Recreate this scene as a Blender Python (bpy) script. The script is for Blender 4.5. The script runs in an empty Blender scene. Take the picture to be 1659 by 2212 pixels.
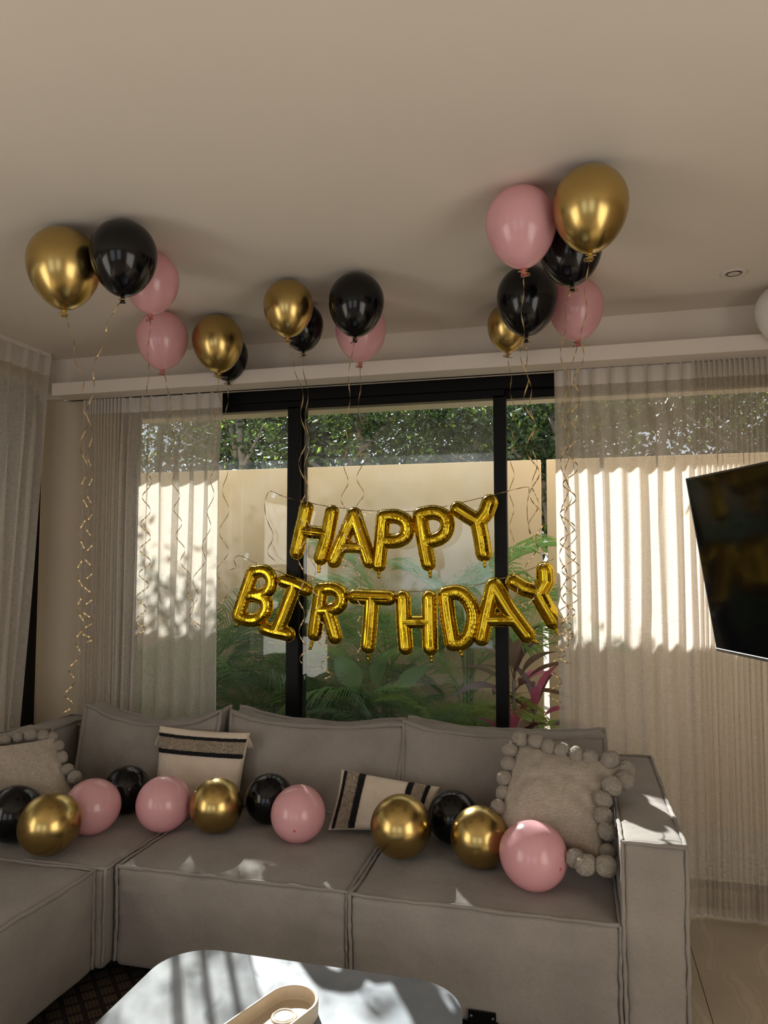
import bpy, bmesh, math, random
import numpy as np
from mathutils import Vector, Matrix, noise as mnoise
PI = math.pi
RND = random.Random(7)
scene = bpy.context.scene
COL = scene.collection

# ------------------------------------------------------------------ camera
FPX, PSI, TH, CH = 1600.0, math.radians(14.5), math.radians(3.75), 1.6
cam_d = bpy.data.cameras.new('camera'); cam = bpy.data.objects.new('camera', cam_d); COL.objects.link(cam)
cam_d.sensor_fit = 'HORIZONTAL'; cam_d.sensor_width = 36.0; cam_d.lens = 36.0 * FPX / 1659.0
cam_d.clip_start = 0.02; cam_d.clip_end = 200
cam.location = (0, 0, CH); cam.rotation_euler = (PI / 2 + TH, 0, PSI)
scene.camera = cam

# ------------------------------------------------------------------ sky, sun, daylight, exposure
w = bpy.data.worlds.new('sky'); scene.world = w; w.use_nodes = True
bg = w.node_tree.nodes['Background']; bg.inputs[0].default_value = (0.80, 0.88, 1.0, 1); bg.inputs[1].default_value = 0.75
SUNV = Vector((0.607, -1.0, -0.74)).normalized()
sd = bpy.data.lights.new('sun', 'SUN'); sd.energy = 7.0; sd.angle = math.radians(0.55); sd.color = (1.0, 0.98, 0.95)
so = bpy.data.objects.new('sun', sd); COL.objects.link(so); so.location = (-6, 10, 9)
so.rotation_euler = SUNV.to_track_quat('-Z', 'Y').to_euler()
def area_light(name, loc, rot, sx, sy, power, color):
    d = bpy.data.lights.new(name, 'AREA'); d.shape = 'RECTANGLE'; d.size = sx; d.size_y = sy; d.energy = power; d.color = color
    o = bpy.data.objects.new(name, d); COL.objects.link(o); o.location = loc; o.rotation_euler = rot
    return o
# daylight entering by the two windows in the wall behind the camera
area_light('window_and_fill_light', (-1.9, -3.15, 1.35), (PI / 2, 0, PI), 1.3, 2.0, 4, (1.0, 0.93, 0.84))
area_light('window_and_fill_light', (0.4, -3.15, 1.35), (PI / 2, 0, PI), 1.3, 2.0, 4, (1.0, 0.93, 0.84))
# added fill lamps along the side walls to brighten the room, not windows
area_light('window_and_fill_light', (-3.08, -.3, 1.2), (0, -PI / 2, 0), 2.0, 2.0, 17, (1.0, 0.95, 0.88))
area_light('window_and_fill_light', (1.70, .1, 1.2), (0, PI / 2, 0), 2.0, 2.0, 17, (1.0, 0.95, 0.88))
scene.view_settings.view_transform = 'Standard'; scene.view_settings.look = 'None'
scene.view_settings.gamma = 1; scene.view_settings.use_curve_mapping = False
scene.view_settings.exposure = 1.24
scene.cycles.transparent_max_bounces = 32; scene.cycles.max_bounces = 10
scene.cycles.diffuse_bounces = 6; scene.cycles.caustics_reflective = False; scene.cycles.caustics_refractive = False

# ------------------------------------------------------------------ pixel -> place helpers (fixed calibration, plain numbers)
_R = (math.cos(PSI), math.sin(PSI), 0); _F = (-math.sin(PSI) * math.cos(TH), math.cos(PSI) * math.cos(TH), math.sin(TH))
_U = (math.sin(PSI) * math.sin(TH), -math.cos(PSI) * math.sin(TH), math.cos(TH))
def ray(px, py):
    a = (px - 829.5) / FPX; b = (1106 - py) / FPX
    return Vector([_F[i] + a * _R[i] + b * _U[i] for i in range(3)])
def ony(px, py, Y):
    d = ray(px, py); return Vector((0, 0, CH)) + d * (Y / d.y)
def onz(px, py, z):
    d = ray(px, py); return Vector((0, 0, CH)) + d * ((z - CH) / d.z)

# ------------------------------------------------------------------ objects
def obj(name, verts, faces, mat, parent=None, origin=None, smooth=False, kind=None, label=None, cat=None, group=None):
    if origin is None:
        origin = Vector((0, 0, 0)) if parent is None else world_loc(parent)
    origin = Vector(origin)
    me = bpy.data.meshes.new(name)
    V = np.asarray(verts, dtype=float) - np.array(origin)
    me.from_pydata(V.tolist(), [], [list(map(int, f)) for f in faces])
    if smooth: me.polygons.foreach_set('use_smooth', [True] * len(me.polygons))
    for m in (mat if isinstance(mat, (list, tuple)) else [mat]): me.materials.append(m)
    me.update()
    o = bpy.data.objects.new(name, me); COL.objects.link(o)
    if parent is not None:
        o.parent = parent; o.location = origin - world_loc(parent)
    else: o.location = origin
    o['_w'] = list(origin)
    return tag(o, label, cat, group, kind)
def world_loc(o): return Vector(o['_w'])
def tag(o, label=None, cat=None, group=None, kind=None):
    if label: o['label'] = label
    if cat: o['category'] = cat
    if group: o['group'] = group
    if kind: o['kind'] = kind
    return o
def empty(name, loc, label, cat, group=None):
    o = bpy.data.objects.new(name, None); COL.objects.link(o); o.location = loc; o['_w'] = list(loc); o.empty_display_size = .05
    return tag(o, label, cat, group)
def link_mesh(name, me, parent, M):
    """object sharing mesh data, M = world matrix"""
    o = bpy.data.objects.new(name, me); COL.objects.link(o)
    o.parent = parent
    o.matrix_local = Matrix.Translation(-world_loc(parent)) @ M
    o['_w'] = list(M.translation)
    return o

class MB:
    def __init__(s): s.v = []; s.f = []
    def add(s, v, f):
        n = len(s.v); s.v += [tuple(p) for p in v]; s.f += [tuple(i + n for i in q) for q in f]; return s
    def box(s, a, b):
        x0, y0, z0 = a; x1, y1, z1 = b
        return s.add([(x0,y0,z0),(x1,y0,z0),(x1,y1,z0),(x0,y1,z0),(x0,y0,z1),(x1,y0,z1),(x1,y1,z1),(x0,y1,z1)],
                     [(0,3,2,1),(4,5,6,7),(0,1,5,4),(1,2,6,5),(2,3,7,6),(3,0,4,7)])
    def bbox(s, a, b, r=.004):
        """box with chamfered edges"""
        a = [min(p, q) for p, q in zip(a, b)], [max(p, q) for p, q in zip(a, b)]
        lo, hi = a
        v = []; idx = {}
        for i in range(8):
            c = [(lo, hi)[(i >> k) & 1][k] for k in range(3)]; sg = [1 - 2 * ((i >> k) & 1) for k in range(3)]
            for k in range(3):
                p = [c[j] + (0 if j == k else sg[j] * r) for j in range(3)]
                idx[(i, k)] = len(v); v.append(p)
        f = []
        for k in range(3):
            a1, a2 = (k + 1) % 3, (k + 2) % 3
            for sdir in (0, 1):
                q = [sdir << k, (sdir << k) | (1 << a1), (sdir << k) | (1 << a1) | (1 << a2), (sdir << k) | (1 << a2)]
                if not sdir: q = q[::-1]
                f.append([idx[(i, k)] for i in q])
            for b1 in (0, 1):
                for b2 in (0, 1):
                    i = (b1 << a1) | (b2 << a2); j = i | (1 << k)
                    q = [idx[(i, a1)], idx[(j, a1)], idx[(j, a2)], idx[(i, a2)]]
                    if b1 == b2: q = q[::-1]
                    f.append(q)
        for i in range(8):
            q = [idx[(i, 0)], idx[(i, 1)], idx[(i, 2)]]
            if bin(i).count('1') % 2 == 0: q = q[::-1]
            f.append(q)
        return s.add(v, f)
    def tube(s, pts, r, n=8, closed=False, cap=True):
        pts = [Vector(p) for p in pts]; N = len(pts); rr = r if callable(r) else (lambda t: r)
        base = len(s.v); up = Vector((0.13, 0.21, 1)).normalized(); prev = None
        for i, p in enumerate(pts):
            a = pts[(i - 1) % N] if (closed or i > 0) else p; b = pts[(i + 1) % N] if (closed or i < N - 1) else p
            t = (b - a); t = t.normalized() if t.length > 1e-9 else Vector((0, 0, 1))
            if prev is None: u = t.cross(up if abs(t.dot(up)) < .9 else Vector((1, 0, 0))).normalized()
            else: u = (prev - t * prev.dot(t)).normalized()
            prev = u; v2 = t.cross(u); ra = rr(i / max(1, N - 1))
            for k in range(n):
                an = 2 * PI * k / n; s.v.append(tuple(p + u * math.cos(an) * ra + v2 * math.sin(an) * ra))
        for i in range(N if closed else N - 1):
            j = (i + 1) % N
            for k in range(n):
                k2 = (k + 1) % n; s.f.append((base + i*n + k, base + i*n + k2, base + j*n + k2, base + j*n + k))
        if cap and not closed:
            s.f.append(tuple(base + k for k in range(n))[::-1]); s.f.append(tuple(base + (N-1)*n + k for k in range(n)))
        return s
    def obj(s, name, mat, parent=None, **k): return obj(name, s.v, s.f, mat, parent, **k)

def lathe(prof, n=32):
    """prof list of (r,z); returns verts, faces around z axis"""
    v = []; f = []
    for (r, z) in prof:
        for k in range(n): a = 2 * PI * k / n; v.append((r * math.cos(a), r * math.sin(a), z))
    for i in range(len(prof) - 1):
        for k in range(n):
            k2 = (k + 1) % n; f.append((i*n + k, i*n + k2, (i+1)*n + k2, (i+1)*n + k))
    return v, f
def nz(x, y, z, s=1.0): return mnoise.noise(Vector((x * s, y * s, z * s)))

# ------------------------------------------------------------------ materials
def mat(name, color=(.5,.5,.5), rough=.6, metal=0., var=0., vscale=8., bump=0., bscale=60., stretch=(1,1,1), coat=0., spec=.5, sheen=0., voronoi=False, bdist=.002, color2=None):
    m = bpy.data.materials.new(name); m.use_nodes = True; nt = m.node_tree; N = nt.nodes; L = nt.links
    b = N['Principled BSDF']; b.inputs['Base Color'].default_value = (*color, 1); b.inputs['Roughness'].default_value = rough
    b.inputs['Metallic'].default_value = metal; b.inputs['Coat Weight'].default_value = coat; b.inputs['Specular IOR Level'].default_value = spec
    b.inputs['Sheen Weight'].default_value = sheen
    tc = N.new('ShaderNodeTexCoord'); mp = N.new('ShaderNodeMapping'); mp.inputs['Scale'].default_value = stretch
    L.new(tc.outputs['Object'], mp.inputs['Vector'])
    if var or color2:
        t = N.new('ShaderNodeTexNoise'); t.inputs['Scale'].default_value = vscale; t.inputs['Detail'].default_value = 6
        L.new(mp.outputs[0], t.inputs['Vector'])
        r = N.new('ShaderNodeValToRGB'); r.color_ramp.elements[0].position = .3; r.color_ramp.elements[1].position = .7
        c2 = color2 or tuple(min(1, c * (1 + var)) for c in color)
        c1 = color if color2 else tuple(c * (1 - var) for c in color)
        r.color_ramp.elements[0].color = (*c1, 1); r.color_ramp.elements[1].color = (*c2, 1)
        L.new(t.outputs['Fac'], r.inputs[0]); L.new(r.outputs[0], b.inputs['Base Color'])
    if bump:
        t = N.new('ShaderNodeTexVoronoi' if voronoi else 'ShaderNodeTexNoise'); t.inputs['Scale'].default_value = bscale
        if not voronoi: t.inputs['Detail'].default_value = 4
        L.new(mp.outputs[0], t.inputs['Vector'])
        bm = N.new('ShaderNodeBump'); bm.inputs['Strength'].default_value = bump; bm.inputs['Distance'].default_value = bdist
        L.new(t.outputs[0], bm.inputs['Height']); L.new(bm.outputs[0], b.inputs['Normal'])
    return m
def weave(name, color, scale=380, bump=.35, var=.12, rough=.92, sheen=.15, thr=.28):
    """cloth: two crossed wave patterns + mottling"""
    m = mat(name, color, rough, var=var, vscale=5, sheen=sheen, spec=.2); nt = m.node_tree; N = nt.nodes; L = nt.links; b = N['Principled BSDF']
    tc = N.new('ShaderNodeTexCoord'); outs = []
    for st in ((1, 1, .12), (.12, .3, 1)):
        mp = N.new('ShaderNodeMapping'); mp.inputs['Scale'].default_value = st; L.new(tc.outputs['Object'], mp.inputs[0])
        t = N.new('ShaderNodeTexNoise'); t.inputs['Scale'].default_value = scale; t.inputs['Detail'].default_value = 2; L.new(mp.outputs[0], t.inputs['Vector']); outs.append(t)
    a = N.new('ShaderNodeMath'); a.operation = 'ADD'; L.new(outs[0].outputs[0], a.inputs[0]); L.new(outs[1].outputs[0], a.inputs[1])
    mr = N.new('ShaderNodeMapRange'); mr.inputs['From Min'].default_value = .75; mr.inputs['From Max'].default_value = 1.25; mr.inputs['To Min'].default_value = 1 - thr; mr.inputs['To Max'].default_value = 1 + thr; L.new(a.outputs[0], mr.inputs['Value'])
    old = b.inputs['Base Color'].links[0].from_socket; mx = N.new('ShaderNodeVectorMath'); mx.operation = 'MULTIPLY'; L.new(old, mx.inputs[0]); L.new(mr.outputs[0], mx.inputs[1]); L.new(mx.outputs[0], b.inputs['Base Color'])
    w2 = N.new('ShaderNodeTexNoise'); w2.inputs['Scale'].default_value = 9; w2.inputs['Detail'].default_value = 3
    L.new(tc.outputs['Object'], w2.inputs['Vector'])
    b0 = N.new('ShaderNodeBump'); b0.inputs['Strength'].default_value = .35; b0.inputs['Distance'].default_value = .02; L.new(w2.outputs[0], b0.inputs['Height'])
    bm = N.new('ShaderNodeBump'); bm.inputs['Strength'].default_value = bump; bm.inputs['Distance'].default_value = .001
    L.new(a.outputs[0], bm.inputs['Height']); L.new(b0.outputs[0], bm.inputs['Normal']); L.new(bm.outputs[0], b.inputs['Normal'])
    return m
def foil_curtain(name, transp=.3, color=(.80,.75,.68), trans=.55):
    """sheer linen: threads that scatter light through plus open weave"""
    m = bpy.data.materials.new(name); m.use_nodes = True; nt = m.node_tree; N = nt.nodes; L = nt.links
    N.remove(N['Principled BSDF']); out = N['Material Output']
    tc = N.new('ShaderNodeTexCoord'); ns = []
    for st in ((1, 1, .06), (.10, .10, 1)):
        mp = N.new('ShaderNodeMapping'); mp.inputs['Scale'].default_value = st; L.new(tc.outputs['Object'], mp.inputs[0])
        t = N.new('ShaderNodeTexNoise'); t.inputs['Scale'].default_value = 420; t.inputs['Detail'].default_value = 3; L.new(mp.outputs[0], t.inputs['Vector']); ns.append(t)
    mx = N.new('ShaderNodeMath'); mx.operation = 'ADD'; L.new(ns[0].outputs[0], mx.inputs[0]); L.new(ns[1].outputs[0], mx.inputs[1])
    mr = N.new('ShaderNodeMapRange'); mr.inputs['From Min'].default_value = .75; mr.inputs['From Max'].default_value = 1.25
    mr.inputs['To Min'].default_value = max(0, transp * .6); mr.inputs['To Max'].default_value = min(1, transp * 1.4); L.new(mx.outputs[0], mr.inputs['Value'])
    d = N.new('ShaderNodeBsdfDiffuse'); d.inputs[0].default_value = (*color, 1)
    tl = N.new('ShaderNodeBsdfTranslucent'); tl.inputs[0].default_value = (*color, 1)
    tp = N.new('ShaderNodeBsdfTransparent')
    m1 = N.new('ShaderNodeMixShader'); m1.inputs[0].default_value = trans; L.new(d.outputs[0], m1.inputs[1]); L.new(tl.outputs[0], m1.inputs[2])
    m2 = N.new('ShaderNodeMixShader'); L.new(mr.outputs[0], m2.inputs[0]); L.new(m1.outputs[0], m2.inputs[1]); L.new(tp.outputs[0], m2.inputs[2])
    L.new(m2.outputs[0], out.inputs[0]); return m
def glass(name, dust=.03):
    m = bpy.data.materials.new(name); m.use_nodes = True; nt = m.node_tree; N = nt.nodes; L = nt.links
    N.remove(N['Principled BSDF']); out = N['Material Output']
    tp = N.new('ShaderNodeBsdfTransparent'); tp.inputs[0].default_value = (.93, .95, .94, 1)
    g = N.new('ShaderNodeBsdfGlossy'); g.inputs['Roughness'].default_value = .02
    lw = N.new('ShaderNodeLayerWeight'); pw = N.new('ShaderNodeMath'); pw.operation = 'POWER'; pw.inputs[1].default_value = 5; L.new(lw.outputs['Facing'], pw.inputs[0])
    fr = N.new('ShaderNodeMath'); fr.operation = 'MULTIPLY_ADD'; fr.inputs[1].default_value = .9; fr.inputs[2].default_value = .04; L.new(pw.outputs[0], fr.inputs[0])
    m1 = N.new('ShaderNodeMixShader'); L.new(fr.outputs[0], m1.inputs[0]); L.new(tp.outputs[0], m1.inputs[1]); L.new(g.outputs[0], m1.inputs[2])
    tl = N.new('ShaderNodeBsdfTranslucent'); tl.inputs[0].default_value = (.8, .85, .9, 1)
    nt_ = N.new('ShaderNodeTexNoise'); nt_.inputs['Scale'].default_value = 5; nt_.inputs['Detail'].default_value = 8
    tc = N.new('ShaderNodeTexCoord'); L.new(tc.outputs['Object'], nt_.inputs['Vector'])
    mr = N.new('ShaderNodeMapRange'); mr.inputs['From Min'].default_value = .35; mr.inputs['From Max'].default_value = .75; mr.inputs['To Min'].default_value = dust * .4; mr.inputs['To Max'].default_value = dust * 2
    L.new(nt_.outputs[0], mr.inputs[0])
    m2 = N.new('ShaderNodeMixShader'); L.new(mr.outputs[0], m2.inputs[0]); L.new(m1.outputs[0], m2.inputs[1]); L.new(tl.outputs[0], m2.inputs[2])
    L.new(m2.outputs[0], out.inputs[0]); return m
def translucent(name, color, tcolor, fac=.35, rough=.5, spec=.5, coat=0., var=0.):
    m = mat(name, color, rough, spec=spec, coat=coat, var=var, vscale=6); nt = m.node_tree; N = nt.nodes; L = nt.links
    b = N['Principled BSDF']; out = N['Material Output']; tl = N.new('ShaderNodeBsdfTranslucent'); tl.inputs[0].default_value = (*tcolor, 1)
    mx = N.new('ShaderNodeMixShader'); mx.inputs[0].default_value = fac; L.new(b.outputs[0], mx.inputs[1]); L.new(tl.outputs[0], mx.inputs[2]); L.new(mx.outputs[0], out.inputs[0])
    return m

M = {}
M['ceiling'] = mat('ceiling_paint', (.72,.655,.575), .9, var=.015, vscale=1.5, bump=.05, bscale=90)
M['wall'] = mat('wall_paint', (.58,.48,.35), .9, var=.03, vscale=2, bump=.06, bscale=120)
M['trimw'] = mat('pelmet_paint', (.68,.61,.54), .85, var=.02, vscale=3)
M['black'] = mat('black_aluminium', (.004,.004,.004), .4, spec=.15, bump=.05, bscale=300)
M['glass'] = glass('window_glass', .010)
M['tile'] = mat('floor_stone', (.42,.36,.27), .35, color2=(.50,.44,.34), vscale=3, bump=.08, bscale=60)
M['grout'] = mat('grout', (.32,.28,.22), .9, var=.1)
M['sofa'] = weave('sofa_cloth', (.262,.235,.209), scale=800, thr=.10)
M['piping'] = weave('sofa_piping', (.248,.223,.198), bump=.25, scale=800, thr=.08)
M['curtain'] = foil_curtain('sheer_linen', .33, (.70,.64,.56), .50)
M['heading'] = foil_curtain('curtain_heading', .02, (.68,.63,.58), .30)
M['hem'] = foil_curtain('curtain_hem', .17, (.68,.62,.54), .5)
M['fence'] = mat('garden_wall_render', (.62,.475,.29), .95, var=.05, vscale=2.5, bump=.2, bscale=90)
M['eave'] = mat('eave_paint', (.82,.76,.62), .9, var=.02)
M['gravel'] = mat('gravel', (.30,.24,.16), .95, color2=(.62,.53,.38), vscale=45, bump=1., bscale=55, voronoi=True, bdist=.03)
M['gold'] = mat('gold_latex', (.50,.36,.13), .26, metal=1., var=.04, vscale=6)
M['blackb'] = mat('black_latex', (.003,.003,.004), .14, spec=.38)
M['pink'] = translucent('pink_latex', (.78,.44,.47), (.88,.44,.46), .28, .22, .55, .25)
M['pinkd'] = mat('pink_knot', (.55,.10,.13), .4)
M['goldd'] = mat('gold_knot', (.40,.25,.05), .35, metal=.8)
M['whiteb'] = translucent('white_latex', (.82,.80,.77), (.8,.78,.75), .25, .25)
M['ribbon'] = mat('gold_ribbon', (.40,.29,.14), .3, metal=.8, var=.2, vscale=40)
M['foil'] = mat('gold_foil', (.54,.35,.020), .10, metal=1., bump=.22, bscale=28, bdist=.006)
M['table'] = mat('table_stone', (.17,.192,.22), .46, color2=(.245,.268,.295), spec=.12, vscale=9, bump=.06, bscale=180)
M['tray'] = mat('tray_wood', (.50,.405,.29), .45, var=.06, vscale=7, stretch=(1, 6, 1), bump=.08, bscale=90)
M['rug'] = mat('rug_wool', (.05,.035,.025), .95)
M['tv'] = mat('screen', (.004,.004,.005), .09, spec=.25)
M['tvf'] = mat('tv_frame', (.01,.01,.01), .35)
M['chrome'] = mat('brushed_metal', (.6,.6,.6), .3, metal=1.)
M['pillow'] = weave('pillow_knit', (.37,.318,.255), scale=330, bump=1.0, var=.07, thr=.20)
M['pom'] = mat('pompom_wool', (.47,.405,.32), .95, var=.28, vscale=26, bump=1., bscale=40, sheen=.3, bdist=.004)
M['cream'] = weave('cream_cotton', (.62,.53,.42), scale=700, bump=.3, var=.05, thr=.06)
M['tuft'] = mat('tufted_wool', (.50,.42,.33), .95, var=.2, vscale=90, bump=1., bscale=320, bdist=.004)
M['yarn'] = mat('black_yarn', (.008,.008,.010), .95, bump=1., bscale=300, bdist=.003)
M['tape'] = glass('clear_tape', .05)
M['palm'] = [translucent('palm_green', (.20,.34,.11), (.40,.62,.16), .35, .4, var=.25), translucent('palm_dark_green', (.11,.20,.075), (.26,.42,.12), .3, .4, var=.25), translucent('palm_yellow_green', (.30,.42,.10), (.48,.62,.12), .4, .4, var=.2)]
M['stem'] = mat('palm_stem', (.16,.20,.08), .6, var=.2)
M['broad'] = translucent('broad_leaf', (.14,.28,.10), (.35,.55,.18), .35, .35, var=.2)
M['cord'] = [translucent('cordyline_pink', (.62,.17,.28), (.75,.20,.34), .4, .4, var=.25), translucent('cordyline_burgundy', (.12,.07,.07), (.22,.10,.09), .3, .4, var=.3), translucent('cordyline_brown', (.16,.12,.08), (.3,.2,.12), .3, .45, var=.3)]
M['bark'] = mat('bark', (.22,.19,.16), .9, var=.3, vscale=14, bump=.6, bscale=40)
M['tree'] = [translucent('tree_leaf', (.030,.058,.015), (.10,.17,.03), .35, .35, var=.3), translucent('tree_leaf_dark', (.016,.030,.010), (.05,.08,.02), .3, .35, var=.3), translucent('tree_leaf_bright', (.09,.16,.03), (.30,.45,.06), .45, .35, var=.3)]
# floor stone veins
def veins():
    nt = M['tile'].node_tree; N = nt.nodes; L = nt.links; b = N['Principled BSDF']
    tc = N.new('ShaderNodeTexCoord'); wv = N.new('ShaderNodeTexWave'); wv.inputs['Scale'].default_value = 1.3; wv.inputs['Distortion'].default_value = 9; wv.inputs['Detail'].default_value = 4; wv.inputs['Detail Scale'].default_value = .8
    L.new(tc.outputs['Object'], wv.inputs['Vector'])
    r = N.new('ShaderNodeValToRGB'); r.color_ramp.elements[0].position = .0; r.color_ramp.elements[0].color = (1.08, 1.08, 1.06, 1); r.color_ramp.elements[1].position = .16; r.color_ramp.elements[1].color = (.93, .92, .9, 1)
    e = r.color_ramp.elements.new(.06); e.color = (.88, .86, .83, 1); e = r.color_ramp.elements.new(.1); e.color = (1.05, 1.05, 1.03, 1)
    L.new(wv.outputs[0], r.inputs[0]); old = b.inputs['Base Color'].links[0].from_socket
    mx = N.new('ShaderNodeMix'); mx.data_type = 'RGBA'; mx.blend_type = 'MULTIPLY'; mx.inputs[0].default_value = 1
    L.new(old, mx.inputs[6]); L.new(r.outputs[0], mx.inputs[7]); L.new(mx.outputs[2], b.inputs['Base Color'])
veins()
def rugpat():
    nt = M['rug'].node_tree; N = nt.nodes; L = nt.links; b = N['Principled BSDF']
    tc = N.new('ShaderNodeTexCoord'); mp = N.new('ShaderNodeMapping'); mp.inputs['Rotation'].default_value = (0, 0, PI / 4); mp.inputs['Scale'].default_value = (16, 16, 16); L.new(tc.outputs['Object'], mp.inputs[0])
    ck = N.new('ShaderNodeTexBrick'); ck.inputs['Scale'].default_value = 1; ck.offset = 0; ck.inputs['Mortar Size'].default_value = .14; ck.inputs['Brick Width'].default_value = 1; ck.inputs['Row Height'].default_value = 1
    ck.inputs['Color1'].default_value = (.115,.078,.05,1); ck.inputs['Color2'].default_value = (.09,.065,.042,1); ck.inputs['Mortar'].default_value = (.02,.012,.01,1)
    L.new(mp.outputs[0], ck.inputs['Vector'])
    ch = N.new('ShaderNodeTexChecker'); ch.inputs['Scale'].default_value = 110; L.new(tc.outputs['Object'], ch.inputs['Vector'])
    mx = N.new('ShaderNodeMix'); mx.data_type = 'RGBA'; mx.blend_type = 'MULTIPLY'; mx.inputs[0].default_value = .75
    ch.inputs[1].default_value = (1, 1, 1, 1); ch.inputs[2].default_value = (.2, .15, .12, 1)
    L.new(ck.outputs[0], mx.inputs[6]); L.new(ch.outputs[0], mx.inputs[7]); L.new(mx.outputs[2], b.inputs['Base Color'])
rugpat()

# ------------------------------------------------------------------ room shell
HC = 2.80
XL, XR, YB, YF = -3.12, 1.75, -3.25, 3.74      # left, right, behind camera, window wall (inner face)
S = 'structure'
MB().box((XL-.15, YB-.15, -.2), (XR+.15, 3.98, -.012)).obj('floor', M['grout'], kind=S)
floor = bpy.data.objects['floor']
tw, tl_ = .66, 1.28
tx0, ty0 = .435 - 6 * tw, 3.24 - 6 * tl_
tb = MB().bbox((0, 0, -.012), (tw - .002, tl_ - .002, 0), .0012)
tme = bpy.data.meshes.new('tile'); tme.from_pydata(tb.v, [], tb.f); tme.materials.append(M['tile'])
for i in range(-1, 9):
    for j in range(0, 8):
        x = tx0 + i * tw; y = ty0 + j * tl_
        if x + tw < XL or x > XR or y > 3.8 or y + tl_ < YB: continue
        x0, x1, y0, y1 = max(x, XL), min(x + tw - .002, XR), max(y, YB), min(y + tl_ - .002, 3.80)
        if x1 - x0 < .03 or y1 - y0 < .03: continue
        MB().bbox((x0, y0, -.012), (x1, y1, 0), .0012).obj('tile', M['tile'], floor, origin=((x0+x1)/2, (y0+y1)/2, 0))
MB().box((XL-.2, YB-.2, HC), (XR+.2, 4.33, HC+.2)).obj('ceiling', M['ceiling'], kind=S)
# window wall: upper face over the opening, piers either side
WX0, WX1, WZ1 = -2.62, 1.15, 2.56
MB().box((XL-.2, YF, WZ1), (XR+.2, 4.0, HC)).obj('wall_front_upper', M['ceiling'], kind=S)
m = MB().box((XL-.2, 3.80, -.05), (WX0, 4.0, WZ1)).box((WX1, 3.80, -.05), (XR+.2, 4.0, WZ1))
m.obj('wall_front', M['wall'], kind=S)
MB().bbox((XL+.25, 3.55, 2.605-.07), (XR, YF, 2.607), .003).obj('trim_1', M['trimw'], kind=S, label='pale pelmet ledge running above the curtains')
# left wall with its own window
m = MB().box((XL-.2, YB-.2, 0), (XL, .5, HC)).box((XL-.2, 3.70, 0), (XL, 3.80, HC)).box((XL-.2, .5, 2.64), (XL, 3.70, HC))
m.obj('wall_left', M['wall'], kind=S)
MB().box((XR, YB-.2, 0), (XR+.2, 3.80, HC)).obj('wall_right', M['wall'], kind=S)
m = MB().box((XL, YB-.2, 0), (XR, YB, .3)).box((XL, YB-.2, 2.4), (XR, YB, HC))
for a, b in ((XL, -2.6), (-1.2, -.3), (1.1, XR)): m.box((a, YB-.2, .3), (b, YB, 2.4))
m.obj('wall_back', M['wall'], kind=S)
# eave slab outside
MB().box((-8, 4.0, 2.507), (6, 4.33, HC)).obj('eave_slab', M['eave'], kind=S)
MB().box((XL-1.0, .0, 2.64), (XL-.2, 4.0, HC)).obj('eave_slab', M['eave'], kind=S)

# ------------------------------------------------------------------ main sliding window (black frame)
win = MB().bbox((WX0, 3.82, 2.49), (WX1, 3.98, 2.56)).obj('window_1', M['black'], kind=S, label='black framed sliding window behind the letters')
def wpart(name, boxes, mt=None, **k):
    mm = MB()
    for a, b in boxes: mm.bbox(a, b, .003)
    return mm.obj(name, mt or M['black'], win, **k)
wpart('head_rail', [((WX0, 3.835, 2.445), (-.345, 3.90, 2.49)), ((-.345, 3.87, 2.445), (WX1, 3.93, 2.49))])
wpart('jamb', [((WX0, 3.82, 0), (WX0+.06, 3.98, 2.49))])
wpart('jamb', [((WX1-.06, 3.82, 0), (WX1, 3.98, 2.49))])
wpart('sill', [((WX0, 3.82, -.01), (WX1, 3.98, .055))])
wpart('bottom_rail', [((WX0+.06, 3.85, .055), (-.34, 3.90, .13))])
wpart('mullion', [((-1.549, 3.835, .05), (-1.475, 3.89, 2.46))])
wpart('mullion', [((-1.475, 3.88, .05), (-1.462, 3.93, 2.46))])
wpart('mullion', [((-.405, 3.835, .05), (-.340, 3.90, 2.46))])
wpart('mullion', [((.98, 3.84, .05), (1.05, 3.93, 2.46))])
wpart('pane', [((WX0+.06, 3.862, .13), (-1.549, 3.868, 2.445))], M['glass'])
wpart('pane', [((-1.462, 3.862, .13), (-.405, 3.868, 2.445))], M['glass'])
# left window
win2 = MB().bbox((XL-.12, .5, 2.58), (XL+.005, 3.70, 2.64)).obj('window_2', M['black'], kind=S, label='black framed window behind the left curtain')
for a, b in (((XL-.12, 3.56, 0), (XL+.012, 3.78, 2.60)), ((XL-.12, .5, 0), (XL+.005, .58, 2.58)), ((XL-.12, 2.1, 0), (XL+.005, 2.18, 2.58)), ((XL-.12, .5, -.01), (XL, 3.62, .06))):
    MB().bbox(a, b, .003).obj('frame_post', M['black'], win2)
for a, b in (((XL-.06, .58, .06), (XL-.054, 2.1, 2.58)), ((XL-.06, 2.18, .06), (XL-.054, 3.56, 2.58))):
    MB().box(a, b).obj('pane', M['glass'], win2)

# ------------------------------------------------------------------ garden
MB().box((-9, 3.98, -.3), (7, 5.25, -.07)).obj('garden_ground', M['gravel'], kind=S)
MB().box((-9, -2, -.3), (XL-.2, 3.98, -.07)).obj('garden_ground', M['gravel'], kind=S)
MB().box((-14, 5.25, -.3), (14, 26, -.12)).obj('garden_ground', M['gravel'], kind=S)
MB().bbox((-7, 5.15, -.1), (-.224, 5.22, 2.29)).obj('garden_wall', M['fence'], kind=S, label='cream rendered garden wall outside the window')
MB().bbox((-.186, 5.15, -.1), (7, 5.22, 2.29)).obj('garden_wall', M['fence'], kind=S, label='cream rendered garden wall right of the slit')
MB().bbox((-4.75, -1, -.1), (-4.6, 5.14, 2.25)).obj('garden_wall', M['fence'], kind=S, label='cream garden wall outside the left window')

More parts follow.
